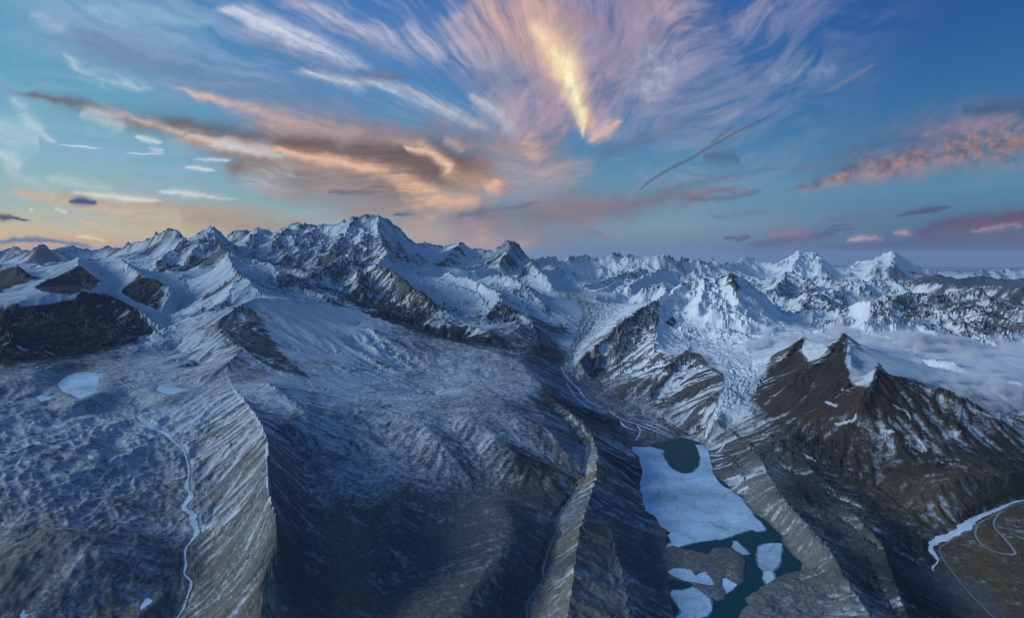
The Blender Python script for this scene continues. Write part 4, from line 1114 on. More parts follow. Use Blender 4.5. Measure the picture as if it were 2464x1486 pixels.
# ================================================================== water, ice, streams, roads
def poly_mesh(name, pl, z0, thick, mat, kind=None, label=None, cat=None, group=None, subdiv=False):
    """a sheet with a crinkled outline: a top face and a side skirt"""
    from mathutils.geometry import delaunay_2d_cdt
    pts = [Vector((float(p[0]), float(p[1]))) for p in pl]; n = len(pts)
    mn, mxx = pl.min(0), pl.max(0); stp = max(6.0, float((mxx - mn).max()) / 60)
    gxx, gyy = np.meshgrid(np.arange(mn[0], mxx[0], stp), np.arange(mn[1], mxx[1], stp))
    ok = inpoly(gxx.ravel(), gyy.ravel(), pl.tolist())
    inner = np.stack([gxx.ravel()[ok], gyy.ravel()[ok]], 1) + rng.rand(int(ok.sum()), 2) * stp * .4
    if len(inner):
        inner = inner[polydist(inner[:, 0], inner[:, 1], pl.tolist()) > stp * .35]
    vs, ed, fs, ov, oe, of = delaunay_2d_cdt(pts + [Vector((float(a), float(b))) for a, b in inner], [(k, (k + 1) % n) for k in range(n)], [], 1, 1e-4)
    # outer edges of the sheet get a skirt
    cnt = {}
    for f in fs:
        for a, b in zip(f, list(f[1:]) + [f[0]]):
            cnt[(a, b)] = 1
    rim = [(a, b) for (a, b) in cnt if (b, a) not in cnt]
    V = [(v.x, v.y, z0) for v in vs]; Fc = [tuple(f) for f in fs]
    ar = sum((vs[f[1]] - vs[f[0]]).cross(vs[f[2]] - vs[f[0]]) for f in fs)
    if ar < 0:
        Fc = [tuple(reversed(f)) for f in Fc]
    if thick:
        low = {}
        for a, b in rim:
            for q in (a, b):
                if q not in low:
                    low[q] = len(V); V.append((vs[q].x, vs[q].y, z0 - thick))
            Fc.append((b, a, low[a], low[b]) if ar > 0 else (a, b, low[b], low[a]))
    me = bpy.data.meshes.new(name); me.from_pydata(V, [], Fc); me.update()
    me.materials.append(mat)
    ob = bpy.data.objects.new(name, me); COL.objects.link(ob)
    if kind: ob['kind'] = kind
    if label: ob['label'] = label
    if cat: ob['category'] = cat
    if group: ob['group'] = group
    return ob


def simple(name, col, rough, spec=.4, bump=0, scale=.05, var=.15, metal=0):
    m, n, l = new_mat(name)
    out = n.new("ShaderNodeOutputMaterial"); b = n.new("ShaderNodeBsdfPrincipled"); l.new(b.outputs[0], out.inputs[0])
    ge = n.new("ShaderNodeNewGeometry")
    t = noise_node(n, l, ge.outputs['Position'], scale, 6, .62)
    mr = n.new("ShaderNodeMapRange"); mr.inputs[1].default_value = .3; mr.inputs[2].default_value = .7; mr.inputs[3].default_value = 1 - var; mr.inputs[4].default_value = 1 + var
    l.new(t.outputs[0], mr.inputs[0])
    mx = n.new("ShaderNodeMixRGB"); mx.blend_type = 'MULTIPLY'; mx.inputs[0].default_value = 1; mx.inputs[1].default_value = col + (1,)
    l.new(mr.outputs[0], mx.inputs[2]); l.new(mx.outputs[0], b.inputs['Base Color'])
    b.inputs['Roughness'].default_value = rough; b.inputs['Specular IOR Level'].default_value = spec
    if bump:
        bp = n.new("ShaderNodeBump"); bp.inputs['Distance'].default_value = bump; bp.inputs['Strength'].default_value = .8
        l.new(t.outputs[0], bp.inputs['Height']); l.new(bp.outputs[0], b.inputs['Normal'])
    return m


M_water = simple('lake_water', (.004, .050, .062), .36, .08, .15, .12, .12)
M_ice = simple('snow_covered_ice', (.46, .64, .78), .8, .2, 1.6, .045, .07)
def ice_detail(m, lines):
    nt = m.node_tree; n, l = nt.nodes, nt.links
    b = next(q for q in n if q.type == 'BSDF_PRINCIPLED'); src = b.inputs['Base Color'].links[0].from_socket
    ge = n.new("ShaderNodeNewGeometry")
    big = noise_node(n, l, ge.outputs['Position'], .0035, 5, .6, .5)          # windblown drifts
    vo = n.new("ShaderNodeTexVoronoi"); vo.feature = 'DISTANCE_TO_EDGE'; vo.inputs['Scale'].default_value = .011
    wv = noise_node(n, l, ge.outputs['Position'], .02, 4, .6); add = n.new("ShaderNodeVectorMath"); add.operation = 'MULTIPLY_ADD'
    l.new(wv.outputs['Color'], add.inputs[0]); add.inputs[1].default_value = (60, 60, 0); l.new(ge.outputs['Position'], add.inputs[2]); l.new(add.outputs[0], vo.inputs['Vector'])
    cr = n.new("ShaderNodeMapRange"); cr.inputs[1].default_value = 0; cr.inputs[2].default_value = .028; cr.inputs[3].default_value = lines; cr.inputs[4].default_value = 1.0; l.new(vo.outputs['Distance'], cr.inputs[0])
    dr = n.new("ShaderNodeMapRange"); dr.inputs[1].default_value = .35; dr.inputs[2].default_value = .65; dr.inputs[3].default_value = .66; dr.inputs[4].default_value = 1.16; l.new(big.outputs[0], dr.inputs[0])
    mm = mth(n, l, 'MULTIPLY', cr.outputs[0], dr.outputs[0])
    mx = n.new("ShaderNodeMixRGB"); mx.blend_type = 'MULTIPLY'; mx.inputs[0].default_value = 1; l.new(src, mx.inputs[1]); l.new(mm, mx.inputs[2]); l.new(mx.outputs[0], b.inputs['Base Color'])
ice_detail(M_ice, .66)
M_floe = simple('bare_floe_ice', (.50, .64, .72), .55, .35, 1.8, .07, .16)
M_rim = simple('thawing_ice', (.10, .24, .31), .4, .2, .3, .1, .2)
M_stream = simple('stream_ice', (.62, .70, .80), .7, .3, .8, .08, .14)
M_melt = simple('melt_water', (.09, .16, .20), .35, .5, .5, .08, .2)
M_asph = simple('asphalt', (.15, .165, .18), .9, .2, .1, .2, .15)
M_gravel = simple('gravel', (.26, .28, .29), .95, .2, .2, .2, .15)

hull = []                                     # the water lies under its banks as one convex sheet
for p in sorted(map(tuple, lake_pl.tolist())):
    while len(hull) > 1 and (hull[-1][0] - hull[-2][0]) * (p[1] - hull[-2][1]) - (hull[-1][1] - hull[-2][1]) * (p[0] - hull[-2][0]) <= 0: hull.pop()
    hull.append(p)
up_ = []
for p in sorted(map(tuple, lake_pl.tolist()), reverse=True):
    while len(up_) > 1 and (up_[-1][0] - up_[-2][0]) * (p[1] - up_[-2][1]) - (up_[-1][1] - up_[-2][1]) * (p[0] - up_[-2][0]) <= 0: up_.pop()
    up_.append(p)
hull = np.array(hull[:-1] + up_[:-1])
lake = poly_mesh('lake', hull + (hull - hull.mean(0)) * .01, LAKE_Z, 0, M_water, 'structure')
ICE = [
 ('ice_sheet', [(1521,1073),(1558,1073),(1595,1082),(1595,1097),(1602,1110),(1616,1127),(1636,1138),(1650,1139),(1667,1136),(1680,1124),(1686,1110),(1684,1093),(1680,1080),(1675,1070),(1690,1070),(1702,1085),(1714,1114),(1714,1138),(1734,1166),(1758,1178),(1785,1199),(1806,1229),(1826,1253),(1843,1273),(1823,1278),(1809,1273),(1782,1280),(1748,1294),(1697,1300),(1667,1304),(1646,1312),(1626,1318),(1599,1317),(1614,1304),(1609,1287),(1618,1281),(1599,1273),(1585,1267),(1565,1250),(1553,1239),(1545,1216),(1535,1182),(1536,1165),(1545,1148),(1543,1124),(1539,1097),(1519,1083)], M_ice, 'large white ice sheet covering the upper half of the teal lake', 5),
 ('ice_floe', [(1765,1301),(1763,1316),(1777,1335),(1790,1334),(1802,1331),(1794,1322),(1785,1314),(1774,1302)], M_ice, 'small pointed ice floe drifting alone below the large ice sheet', 1.5),
 ('ice_floe', [(1824,1316),(1836,1309),(1860,1306),(1881,1307),(1880,1322),(1879,1338),(1874,1358),(1860,1372),(1838,1372),(1826,1362),(1823,1338)], M_ice, 'blocky ice floe by the right shore, white and wide above a narrow foot', 1.5),
 ('ice_floe', [(1839,1373),(1859,1373),(1864,1388),(1867,1404),(1858,1407),(1847,1406),(1836,1389)], M_floe, 'narrow blue bare ice tongue hanging below the blocky floe', 1.5),
 ('ice_floe', [(1612,1428),(1620,1420),(1646,1419),(1667,1411),(1690,1424),(1707,1440),(1714,1467),(1700,1480),(1684,1486),(1660,1505),(1622,1500),(1640,1470),(1628,1450)], M_ice, 'ragged ice floe at the very foot of the lake', 2),
 ('ice_floe', None, M_ice, 'irregular ice patch lying in a hollow of the grey peninsula', 2),
 ('ice_floe', None, M_ice, 'tiny triangular ice patch at the tip of the grey peninsula', 2),
 ('ice_floe', [(1590,1313),(1600,1308),(1606,1313),(1600,1320),(1592,1320)], M_floe, 'tiny round ice scrap against the left lake shore', 1.5),
]
for k, (name, poly, mat, label, rgh) in enumerate(ICE):
    if poly is None:
        pl = pond_pl[len(PONDS) + (k - 5)]
    else:
        pl = outline(poly, LAKE_Z, rgh, 20 + k)
    cpl = pl.mean(0); nv = np.roll(pl, -1, 0) - np.roll(pl, 1, 0); nv = np.stack([nv[:, 1], -nv[:, 0]], 1); nv /= np.hypot(nv[:, 0], nv[:, 1])[:, None] + 1e-6
    if np.sum(pl[:, 0] * np.roll(pl[:, 1], -1) - np.roll(pl[:, 0], -1) * pl[:, 1]) < 0:
        nv = -nv
    wide_ = 5.5 + 9.0 * fbm(pl[:, 0], pl[:, 1], 60, 4, 800 + k)
    rim_pl = pl + nv * np.clip(wide_, .8, 13)[:, None]
    ob = poly_mesh(name, pl, LAKE_Z + .9, 2.0, mat, None, label, 'ice sheet' if k == 0 else 'ice floe', None if k == 0 else 'ice floes on the lake')
    if poly is not None:
        rm = poly_mesh('thawing_rim', rim_pl, LAKE_Z + .35, .8, M_rim)
        rm.parent = ob
pnames = ['large oval frozen pond left of the white-edged ridge', 'small frozen pond at the foot of the striped slope', 'ragged frozen pool below the large oval pond', 'small dark green open pond among the hummocks', 'half frozen pool right of the dark green pond',
          'tiny dark pool below the green pond', 'thin frozen pool on the upper hummocks', 'thin frozen pool left on the hummocks', 'comma shaped white ice patch near the bottom edge', 'ragged white ice patch in the bottom left corner']
for k, (poly, z, kind) in enumerate(PONDS):
    ob = poly_mesh('frozen_pond' if kind == 'ice' else 'mountain_pond', pond_pl[k], pond_z[k] + .3, 1.0, M_ice if kind == 'ice' else M_water, 'structure')
for name, out, road in track_geo:
    n = len(out)
    t = np.gradient(out[:, :2], axis=0); t /= np.hypot(t[:, 0], t[:, 1])[:, None] + 1e-9
    nx, ny = -t[:, 1], t[:, 0]
    cols = np.linspace(-1, 1, 5)
    X = out[:, 0][:, None] + nx[:, None] * out[:, 3][:, None] * cols
    Y = out[:, 1][:, None] + ny[:, None] * out[:, 3][:, None] * cols
    if not road:
        X += fbm(X.astype(f32), Y.astype(f32), 18, 3, 310) * 2.0 * np.abs(cols); Y += fbm(X.astype(f32), Y.astype(f32), 18, 3, 320) * 2.0 * np.abs(cols)
    Z = np.repeat(out[:, 2][:, None], 5, 1) + (.35 if road else .25)
    mat = M_asph if name.startswith('asphalt') else M_gravel if road else (M_melt if name == 'meltwater_stream' else M_stream)
    grid_mesh(name, X, Y, Z, {}, mat, 'structure')
print('waters', round(time.time() - T0, 1))

# ================================================================== the cirrus sky: a dome 420 km away
azs = np.concatenate([np.linspace(-180, -62, 50), np.linspace(-61.5, -45.2, 60), np.linspace(-45, 45, 1650), np.linspace(45.2, 61.5, 60), np.linspace(62, 180, 50)])
els = np.concatenate([np.linspace(-3.0, 30.5, 680), np.linspace(31, 50, 50), np.linspace(51, 89.9, 30)])
SA, SE = np.meshgrid(np.radians(azs), np.radians(els), indexing='ij')
dx_, dy_, dz_ = np.sin(SA) * np.cos(SE), np.cos(SA) * np.cos(SE), np.sin(SE)
front = np.abs(SA) < radians(63)
yc = np.maximum(dy_ * CP - dz_ * SP, .2); zc = dy_ * SP + dz_ * CP
SX = np.where(front, CX + F * dx_ / yc, -9000).astype(f32); SY = np.where(front, CY - F * zc / yc, -9000).astype(f32)
# the high wind combs all the cirrus towards one point of the horizon
pa_ = np.arctan2(SY - 440, SX - 1370).astype(f32); pr_ = np.log(np.hypot(SX - 1370, (SY - 440)) + 60).astype(f32)
pa_ = pa_ + .05 * fbm(SX, SY, 260, 3, 700) + .012 * fbm(SX, SY, 60, 3, 705)
COMB = fbm(pa_ * 1000, pr_ * 90, 120, 6, 710, .58)
qx = SX + 80 * fbm(SX, SY, 340, 3, 740); qy = SY + 80 * fbm(SX, SY, 340, 3, 750)
CURL = .8 * fbm(qx * .9 + qy * .45, qy * .5 - qx * .16, 110, 6, 760, .62)              # curling, feathery
RIGHT = .85 * fbm(qx * .30 - qy * .16, qy * .9 + qx * .48, 80, 6, 770, .6)             # fibres that rise to the right
k1_ = sstep(170, 460, np.hypot(SX - 1370, (SY - 440) * 1.2)) * sstep(1500, 1100, SX)
k2_ = sstep(1420, 1700, SX)
k3_ = sstep(290, 390, SY)
CURL = CURL * (1 - k3_) + k3_ * fbm(qx * .34 + qy * .1, qy - qx * .06, 80, 6, 765, .6)
COMB = np.clip((COMB * k1_ + CURL * (1 - k1_) * (1 - k2_) + RIGHT * k2_ * (1 - k1_)) * 1.6, -1, 1).astype(f32)
FINE = fbm(pa_ * 1000, pr_ * 120, 26, 4, 780, .65) * k1_ + (fbm(qx * .9 + qy * .4, qy * .35 - qx * .12, 26, 4, 790, .65) * (1 - k3_) + k3_ * fbm(qx * .25 + qy * .1, qy - qx * .08, 26, 4, 792, .65)) * (1 - k1_) * (1 - k2_) + fbm(qx * .22 - qy * .10, qy * .9 + qx * .46, 22, 4, 795, .65) * k2_ * (1 - k1_)
FINE = np.clip(FINE * 1.6, -1, 1).astype(f32)
cloud = np.zeros(SX.shape + (3,), f32); alpha = np.zeros(SX.shape, f32)


def tone(c, k=.78):
    g = .3 * c[0] + .5 * c[1] + .2 * c[2]
    return tuple(g + (v - g) * k for v in c)


def stroke(pts, col, a=.7, col2=None, fib=1.0, warp=.6, seed=0, soft=1.0, blobs=0.0, ends=.12, wide=1.4):
    """one wisp: centre line (X, Y, half width); fibres run along it; col2 tints the lower side"""
    global cloud, alpha
    P = spline(pts, 5)
    P[:, 2] *= wide
    wmax = P[:, 2].max() * 2.6 + 30
    sel = (SX > P[:, 0].min() - wmax) & (SX < P[:, 0].max() + wmax) & (SY > P[:, 1].min() - wmax) & (SY < P[:, 1].max() + wmax)
    if not sel.any():
        return
    x, y = SX[sel], SY[sel]
    wm = float(np.mean(P[:, 2]))
    x0, y0 = x, y
    wl_ = max(24, wm * 3.0)
    x = x + fbm(x0, y0, wl_, 4, 400 + seed, .55) * wm * 1.5 * warp; y = y + fbm(x0, y0, wl_, 4, 420 + seed, .55) * wm * 1.1 * warp
    best = np.full(x.shape, 1e9, f32); bw = np.ones(x.shape, f32); bt = np.zeros(x.shape, f32); bs = np.zeros(x.shape, f32)
    seg = np.hypot(np.diff(P[:, 0]), np.diff(P[:, 1])); cum = np.concatenate([[0], np.cumsum(seg)])
    for k in range(len(P) - 1):
        ax, ay, aw = P[k]; bx, by, b_w = P[k + 1]
        vx, vy = bx - ax, by - ay; L2 = vx * vx + vy * vy + 1e-6
        t = np.clip(((x - ax) * vx + (y - ay) * vy) / L2, 0, 1)
        ex, ey = x - ax - t * vx, y - ay - t * vy
        w = aw + (b_w - aw) * t
        d = (ex * ex + ey * ey) / (w * w)
        c = d < best
        best = np.where(c, d, best); bw = np.where(c, w, bw)
        bt = np.where(c, cum[k] + t * math.sqrt(L2), bt)
        bs = np.where(c, (vx * ey - vy * ex) / math.sqrt(L2), bs)
    q = np.sqrt(best)
    tt = bt / cum[-1]
    e = sstep(0, ends, tt) * sstep(1, 1 - ends, tt)
    q = q / (.45 + .55 * np.sqrt(np.clip(4.5 * np.minimum(tt, 1 - tt), 0, 1)))
    cb = COMB[sel]; fn_ = FINE[sel]
    body = np.exp(-(q * 1.1) ** (1.8 * soft))
    fb = fbm(bt.astype(f32), (bs * 7).astype(f32), max(90, wm * 7), 6, 440 + seed, .6)
    fb2 = fbm(x0, y0, max(14, wm * .9), 5, 460 + seed, .6)
    tex = np.clip(.90 + fib * (.40 * fb + 1.05 * cb + .55 * fn_) + .22 * fib * fb2 + .15 * (1 - q), 0, 1.2)
    if blobs:
        bn = .6 * fbm(x0, y0, blobs, 3, 470 + seed, .55) + .6 * fbm(x0, y0, blobs * 2.6, 3, 474 + seed, .55)
        tex = tex * np.clip(.85 + 1.0 * bn, .35, 1.2)
    al = np.clip(a * body * tex * e, 0, .985)
    tk = 1.0 if pts[0][0] < 620 and pts[0][1] > 455 else .80
    col = tone(col, tk); col2 = tone(col2, tk) if col2 else None
    c1 = np.array(lin(col), f32)
    if col2 is not None:
        m = sstep(-.8, .8, bs / bw + .5 * fb)[:, None]
        if blobs:
            m = sstep(-.5, .5, .7 * fbm(x0 * .8, y0, blobs, 4, 480 + seed, .6) + .7 * fbm(x0, y0, blobs * 2.6, 3, 484 + seed, .6) + .35 * bs / bw)[:, None]
        cc = c1 * (1 - m) + np.array(lin(col2), f32) * m
    else:
        cc = c1[None]
    cc = cc * (1 + .10 * fb + .20 * cb + .16 * fn_ + .06 * fb2)[:, None]
    old_a = alpha[sel]; old = cloud[sel]
    na_ = al + old_a * (1 - al)
    cloud[sel] = (cc * al[:, None] + old * (old_a * (1 - al))[:, None]) / np.maximum(na_, 1e-4)[:, None]
    alpha[sel] = na_


S = [
 # faint veils first
 ([(60,30,20),(150,85,40),(240,135,50),(380,190,50),(560,250,45),(760,300,40),(900,340,30)], (122,148,188), .50, (130,160,200), 1.3),
 ([(150,60,10),(260,120,22),(380,150,24),(500,190,18)], (98,122,165), .40, None, 1.2),
 ([(150,125,5),(190,168,9),(250,192,12),(315,207,8),(380,215,4)], (178,208,226), .62, None, 1.2),
 ([(60,35,6),(110,50,12),(160,75,12)], (160,180,215), .45, None, 1.2),
 ([(180,20,8),(280,25,16),(420,45,12),(520,60,5)], (130,178,212), .45, None, 1.3),
 ([(420,200,20),(600,235,34),(800,280,34),(960,320,26)], (110,130,170), .45, None, 1.1),
 ([(500,20,4),(560,30,9),(620,52,18),(700,88,20),(770,118,18),(840,148,12),(900,165,6)], (196,204,228), .92, (190,196,220), .8),
 ([(560,60,6),(700,130,16),(820,165,18),(940,185,12),(1000,190,5)], (112,140,185), .45, (100,122,165), .9),
 ([(640,0,12),(720,18,16),(800,48,16),(870,80,22),(950,100,26),(1030,125,26),(1090,150,12)], (186,186,214), .80, (150,160,198), 1.0),
 ([(960,60,20),(990,85,16),(1030,110,12)], (176,176,208), .6, None, 1.0),
 ([(680,168,3),(760,182,8),(840,200,10),(930,206,9),(1000,232,11),(1070,262,11),(1120,285,10),(1160,305,8),(1200,325,4)], (194,196,212), .82, (170,190,215), .8),
 ([(850,170,4),(900,182,8),(960,186,9),(1000,188,4)], (98,112,148), .7, None, .8),
 ([(1110,30,10),(1080,60,14),(1110,95,14),(1150,120,12)], (172,168,200), .62, None, 1.2),
 ([(1040,50,20),(1100,110,26),(1180,130,24),(1250,120,16)], (142,150,188), .5, None, 1.3),
 ([(1070,100,14),(1130,140,16),(1200,170,10)], (176,170,192), .5, None, 1.3),
 # the great plume
 ([(1110,-30,50),(1190,20,55),(1260,70,50),(1320,120,42),(1350,175,34),(1375,230,26)], (178,152,172), .80, (196,166,164), .7),
 ([(1230,-40,80),(1290,30,75),(1340,90,58),(1370,160,44),(1390,220,34),(1404,280,22),(1412,330,10)], (206,168,160), .90, (202,158,152), .6),
 ([(1560,-30,90),(1530,50,80),(1480,130,60),(1440,200,40),(1420,270,22),(1414,320,10)], (168,142,164), .74, (150,132,162), .9),
 ([(1700,-30,60),(1660,60,60),(1600,140,46),(1560,200,34),(1540,250,14)], (142,134,168), .62, (128,134,172), 1.2),
 ([(1580,90,20),(1580,150,34),(1555,210,34),(1540,250,20)], (178,182,204), .60, (140,146,180), 1.0, 1., 16),
 ([(1560,0,22),(1610,40,26),(1640,90,16)], (186,156,172), .55, None, 1.2),
 ([(1400,10,30),(1380,60,26),(1360,100,16)], (160,130,150), .55, None, .9),
 ([(1270,40,22),(1310,90,30),(1345,140,32),(1370,195,26),(1390,250,17),(1404,300,10),(1413,338,4)], (240,200,165), .85, None, .5),
 ([(1325,105,8),(1345,140,18),(1362,175,20),(1377,215,15),(1390,255,11),(1401,295,8),(1412,335,3)], (253,232,172), .98, None, .45),
 ([(1355,160,5),(1376,205,8),(1390,250,7),(1401,292,4)], (255,246,196), .95, None, .4),
 ([(1412,345,5),(1440,325,11),(1470,302,10),(1500,288,4)], (214,172,166), .80, None, .8),
 # pink masses left of the plume
 ([(1250,200,24),(1240,250,40),(1250,310,46),(1290,360,40)], (182,160,182), .62, (190,156,166), 1.0),
 ([(1330,180,16),(1320,240,28),(1340,300,34),(1370,345,24)], (176,144,164), .60, None, .9),
 ([(1122,222,4),(1150,246,9),(1190,272,12),(1210,296,12),(1235,330,12),(1250,360,6)], (192,186,204), .82, (170,176,206), .8),
 ([(1130,215,12),(1160,195,22),(1210,200,24),(1260,230,14)], (120,132,172), .6, None, .9),
 # the brown and orange sweep
 ([(330,280,8),(480,312,20),(640,345,32),(800,372,40),(960,396,46),(1100,415,46),(1210,440,30)], (100,80,76), .96, (116,90,80), .65),
 ([(520,400,12),(680,420,26),(840,445,32),(980,480,30),(1080,520,18)], (116,98,94), .80, (146,120,104), .8),
 ([(-20,210,6),(60,222,8),(180,248,10),(300,276,14),(430,306,18),(560,338,24),(700,362,30),(820,378,34),(940,395,40),(1060,420,40)], (96,98,118), .92, (124,106,106), .6),
 ([(180,252,6),(260,272,12),(360,300,9),(450,326,10),(540,346,11),(640,366,12),(740,392,12),(820,408,12),(900,424,10)], (196,186,190), .80, (206,170,150), 1.0),
 ([(190,270,8),(250,285,16),(310,305,12)], (170,200,216), .6, None, 1.2),
 ([(390,208,3),(480,230,6),(560,252,9),(650,278,12),(740,306,16),(830,326,16),(930,340,14),(1010,352,12),(1060,372,10),(1085,392,6)], (216,180,170), .86, (226,184,162), .6),
 ([(560,270,16),(720,320,30),(860,345,34),(980,370,26)], (150,140,160), .62, (186,158,160), .9),
 ([(1010,300,12),(1080,310,16),(1120,340,14),(1130,370,6)], (140,130,150), .6, None, .8),
 ([(640,345,10),(760,362,22),(880,376,32),(980,384,34),(1060,400,32),(1130,405,30),(1200,430,26)], (88,74,76), .96, (120,94,88), .7),
 ([(1060,330,8),(1095,345,10),(1115,370,8)], (196,164,160), .6, None, .8),
 ([(1100,330,16),(1170,350,34),(1240,370,40),(1310,380,44),(1390,380,34)], (140,124,138), .72, (170,144,146), .9),
 ([(1260,330,14),(1290,360,18),(1270,390,12)], (206,164,150), .66, None, .9),
 ([(1180,430,16),(1260,440,26),(1350,425,26),(1440,395,16)], (178,156,160), .62, (150,150,168), 1.0),
 ([(1060,400,14),(1130,430,26),(1190,450,26),(1210,475,12)], (150,116,106), .72, (206,160,132), .8),
 ([(560,388,20),(680,400,34),(800,430,40),(920,470,44),(1010,510,34),(1080,545,20)], (142,124,124), .72, (158,138,132), .8),
 ([(620,352,5),(720,372,7),(820,392,9),(900,410,10),(980,434,11),(1040,460,12),(1085,486,12),(1115,500,7)], (226,172,142), .86, (232,180,146), .6),
 ([(940,440,8),(1020,470,14),(1090,490,16),(1140,482,12),(1150,460,6)], (232,178,142), .80, None, .8),
 ([(960,352,4),(1030,366,9),(1070,388,11),(1080,408,9),(1060,425,5)], (236,188,158), .85, None, .5),
 ([(1170,460,6),(1185,450,10),(1195,430,8)], (226,176,146), .7, None, .7),
 ([(960,470,8),(1010,500,10),(1050,530,8)], (214,166,142), .6, None, .7),
 ([(600,440,14),(760,470,24),(900,500,26),(1000,540,20)], (160,140,136), .62, None, .9),
 ([(780,460,4),(850,464,6),(920,463,4)], (98,94,122), .7, None, .5),
 ([(490,345,3),(540,352,7),(610,366,9),(700,378,6)], (190,200,206), .6, (190,190,188), 1.2),
 ([(560,415,10),(640,430,18),(720,420,12)], (176,190,196), .5, None, 1.2),
 ([(320,330,3),(355,334,7),(395,344,3)], (206,220,228), .62, None, 1.3),
 ([(355,355,3),(375,360,6),(398,364,3)], (180,200,212), .6, None, .8),
 ([(440,402,2),(480,405,5),(520,412,2)], (206,218,222), .62, None, 1.3),
 ([(460,382,2),(500,384,5),(560,386,3)], (200,214,220), .62, None, 1.3),
 # low left
 ([(-20,462,8),(80,468,11),(200,488,14),(340,500,18),(460,512,20),(580,530,18),(700,530,12)], (176,160,140), .76, (196,176,146), .7),
 ([(160,462,3),(240,470,7),(330,480,6),(400,484,3)], (214,214,200), .62, None, 1.3),
 ([(370,460,3),(440,464,7),(520,476,5),(580,480,2)], (214,216,204), .62, None, 1.3),
 ([(420,520,12),(540,530,22),(660,548,22),(760,545,10)], (164,142,124), .6, None, .9),
 ([(250,520,6),(400,545,12),(560,565,10)], (204,176,128), .45, None, .9),
 ([(100,430,6),(200,440,10),(280,452,5)], (178,204,202), .5, None, 1.3),
 ([(0,400,12),(80,440,12),(140,470,6)], (170,200,204), .35, None, 1.3),
 ([(160,486,3),(190,483,9),(215,486,7),(236,489,2)], (70,78,118), .95, None, .4),
 ([(-15,526,6),(15,522,7),(40,526,4),(75,531,2)], (76,82,96), .95, None, .4),
 ([(180,568,2),(220,573,4),(265,582,2)], (248,222,150), .9, None, .4),
 ([(180,526,2),(220,540,5),(262,560,3)], (222,182,136), .6, None, .8),
 ([(70,500,3),(82,508,3)], (214,214,204), .6, None, .6),
 ([(130,500,3),(160,512,5)], (220,214,190), .6, None, .6),
 ([(90,560,4),(180,575,6),(300,586,5)], (216,164,116), .45, None, .8),
 ([(20,228,5),(55,268,12),(78,300,10),(110,330,6),(140,350,3)], (176,206,220), .55, None, 1.2),
 ([(-20,300,20),(40,330,24),(100,345,14)], (166,200,216), .58, None, 1.2),
 ([(-10,360,6),(25,385,12),(55,410,6)], (184,208,216), .55, None, 1.2),
 ([(140,348,1.5),(200,353,2),(245,358,1.2)], (190,214,224), .7, None, .3),
 ([(300,368,1.2),(350,370,2),(400,370,1.2)], (190,214,224), .6, None, .3),
 ([(940,518,2),(975,515,5),(1005,518,2)], (70,80,114), .95, None, .3),
 ([(-30,586,7),(40,578,7),(110,578,6),(190,590,5),(240,598,3)], (104,116,140), .9, None, .7),
 # right half
 ([(1010,536,12),(1150,528,28),(1300,520,32),(1420,502,30),(1540,490,22),(1680,470,12),(1760,462,6),(1835,452,3)], (120,114,130), .88, (118,116,138), .6),
 ([(1060,560,12),(1200,560,26),(1340,552,24),(1460,530,12)], (150,124,132), .70, (136,122,142), .7),
 ([(1250,500,8),(1350,505,14),(1480,495,12)], (150,124,132), .5, None, .8),
 ([(950,540,18),(1060,565,26),(1180,585,22),(1300,600,14)], (196,156,138), .6, (198,152,128), .7),
 ([(1080,520,4),(1180,506,8),(1260,495,7),(1310,486,3)], (104,112,136), .75, None, .6),
 ([(1400,555,4),(1440,562,6),(1470,572,3)], (118,118,138), .6, None, .6),
 ([(1420,378,6),(1500,350,12),(1580,322,12),(1660,292,8),(1760,262,4)], (104,122,156), .66, (96,112,146), .9),
 ([(1450,350,10),(1560,300,18),(1680,270,16),(1800,240,8)], (120,140,178), .35, None, 1.2),
 ([(1640,130,20),(1760,90,40),(1900,30,40),(2000,-20,30)], (110,128,178), .42, None, 1.2),
 ([(1740,60,10),(1800,40,18),(1860,0,16)], (150,146,184), .5, None, 1.2),
 ([(1560,260,20),(1700,220,30),(1860,170,26),(1980,140,12)], (92,124,172), .42, None, 1.2),
 ([(1840,190,8),(1900,180,14),(1990,165,12),(2020,160,4)], (128,152,192), .5, None, 1.2, 1., 14),
 ([(1640,320,10),(1720,290,20),(1790,262,14)], (132,142,180), .55, None, 1.1),
 ([(1522,482,1.5),(1545,452,2.6),(1575,428,3.2),(1620,402,3.6),(1665,380,3.4),(1700,358,3.2),(1760,325,3),(1820,295,3),(1880,265,2.6)], (84,100,124), .85, None, .4, .5),
 ([(1880,265,3),(1940,240,4),(2010,210,4),(2070,175,4),(2120,145,2)], (126,122,152), .42, None, .9, .7),
 ([(1708,346,3),(1735,325,4.5),(1768,304,3)], (84,104,136), .7, None, .5, .5),
 ([(1690,372,6),(1735,380,13),(1785,388,6)], (74,104,142), .72, None, .8),
 ([(1600,400,3),(1720,425,6),(1900,400,5)], (78,110,148), .35, None, 1.),
 ([(1560,470,3),(1680,440,9),(1800,430,5)], (96,118,148), .45, None, 1.),
 ([(1640,480,4),(1760,476,8),(1850,452,3)], (96,108,134), .7, None, .7),
 ([(1700,515,3),(1740,520,8),(1800,514,7),(1860,508,3)], (96,122,148), .6, None, .8),
 ([(1860,430,4),(1960,400,12),(2080,355,20),(2220,320,26),(2360,285,28),(2500,260,30)], (104,112,152), .62, (112,116,154), .8),
 ([(1880,470,3),(1930,452,10),(2000,430,18),(2080,410,25),(2180,388,31),(2300,362,38),(2400,345,46),(2520,322,56)], (98,92,112), .97, (178,132,128), .35, .6, 22),
 ([(2200,330,8),(2320,300,10),(2464,285,12)], (150,126,148), .5, None, .8),
 ([(2300,275,8),(2400,262,13),(2520,255,14)], (56,88,132), .66, None, .7),
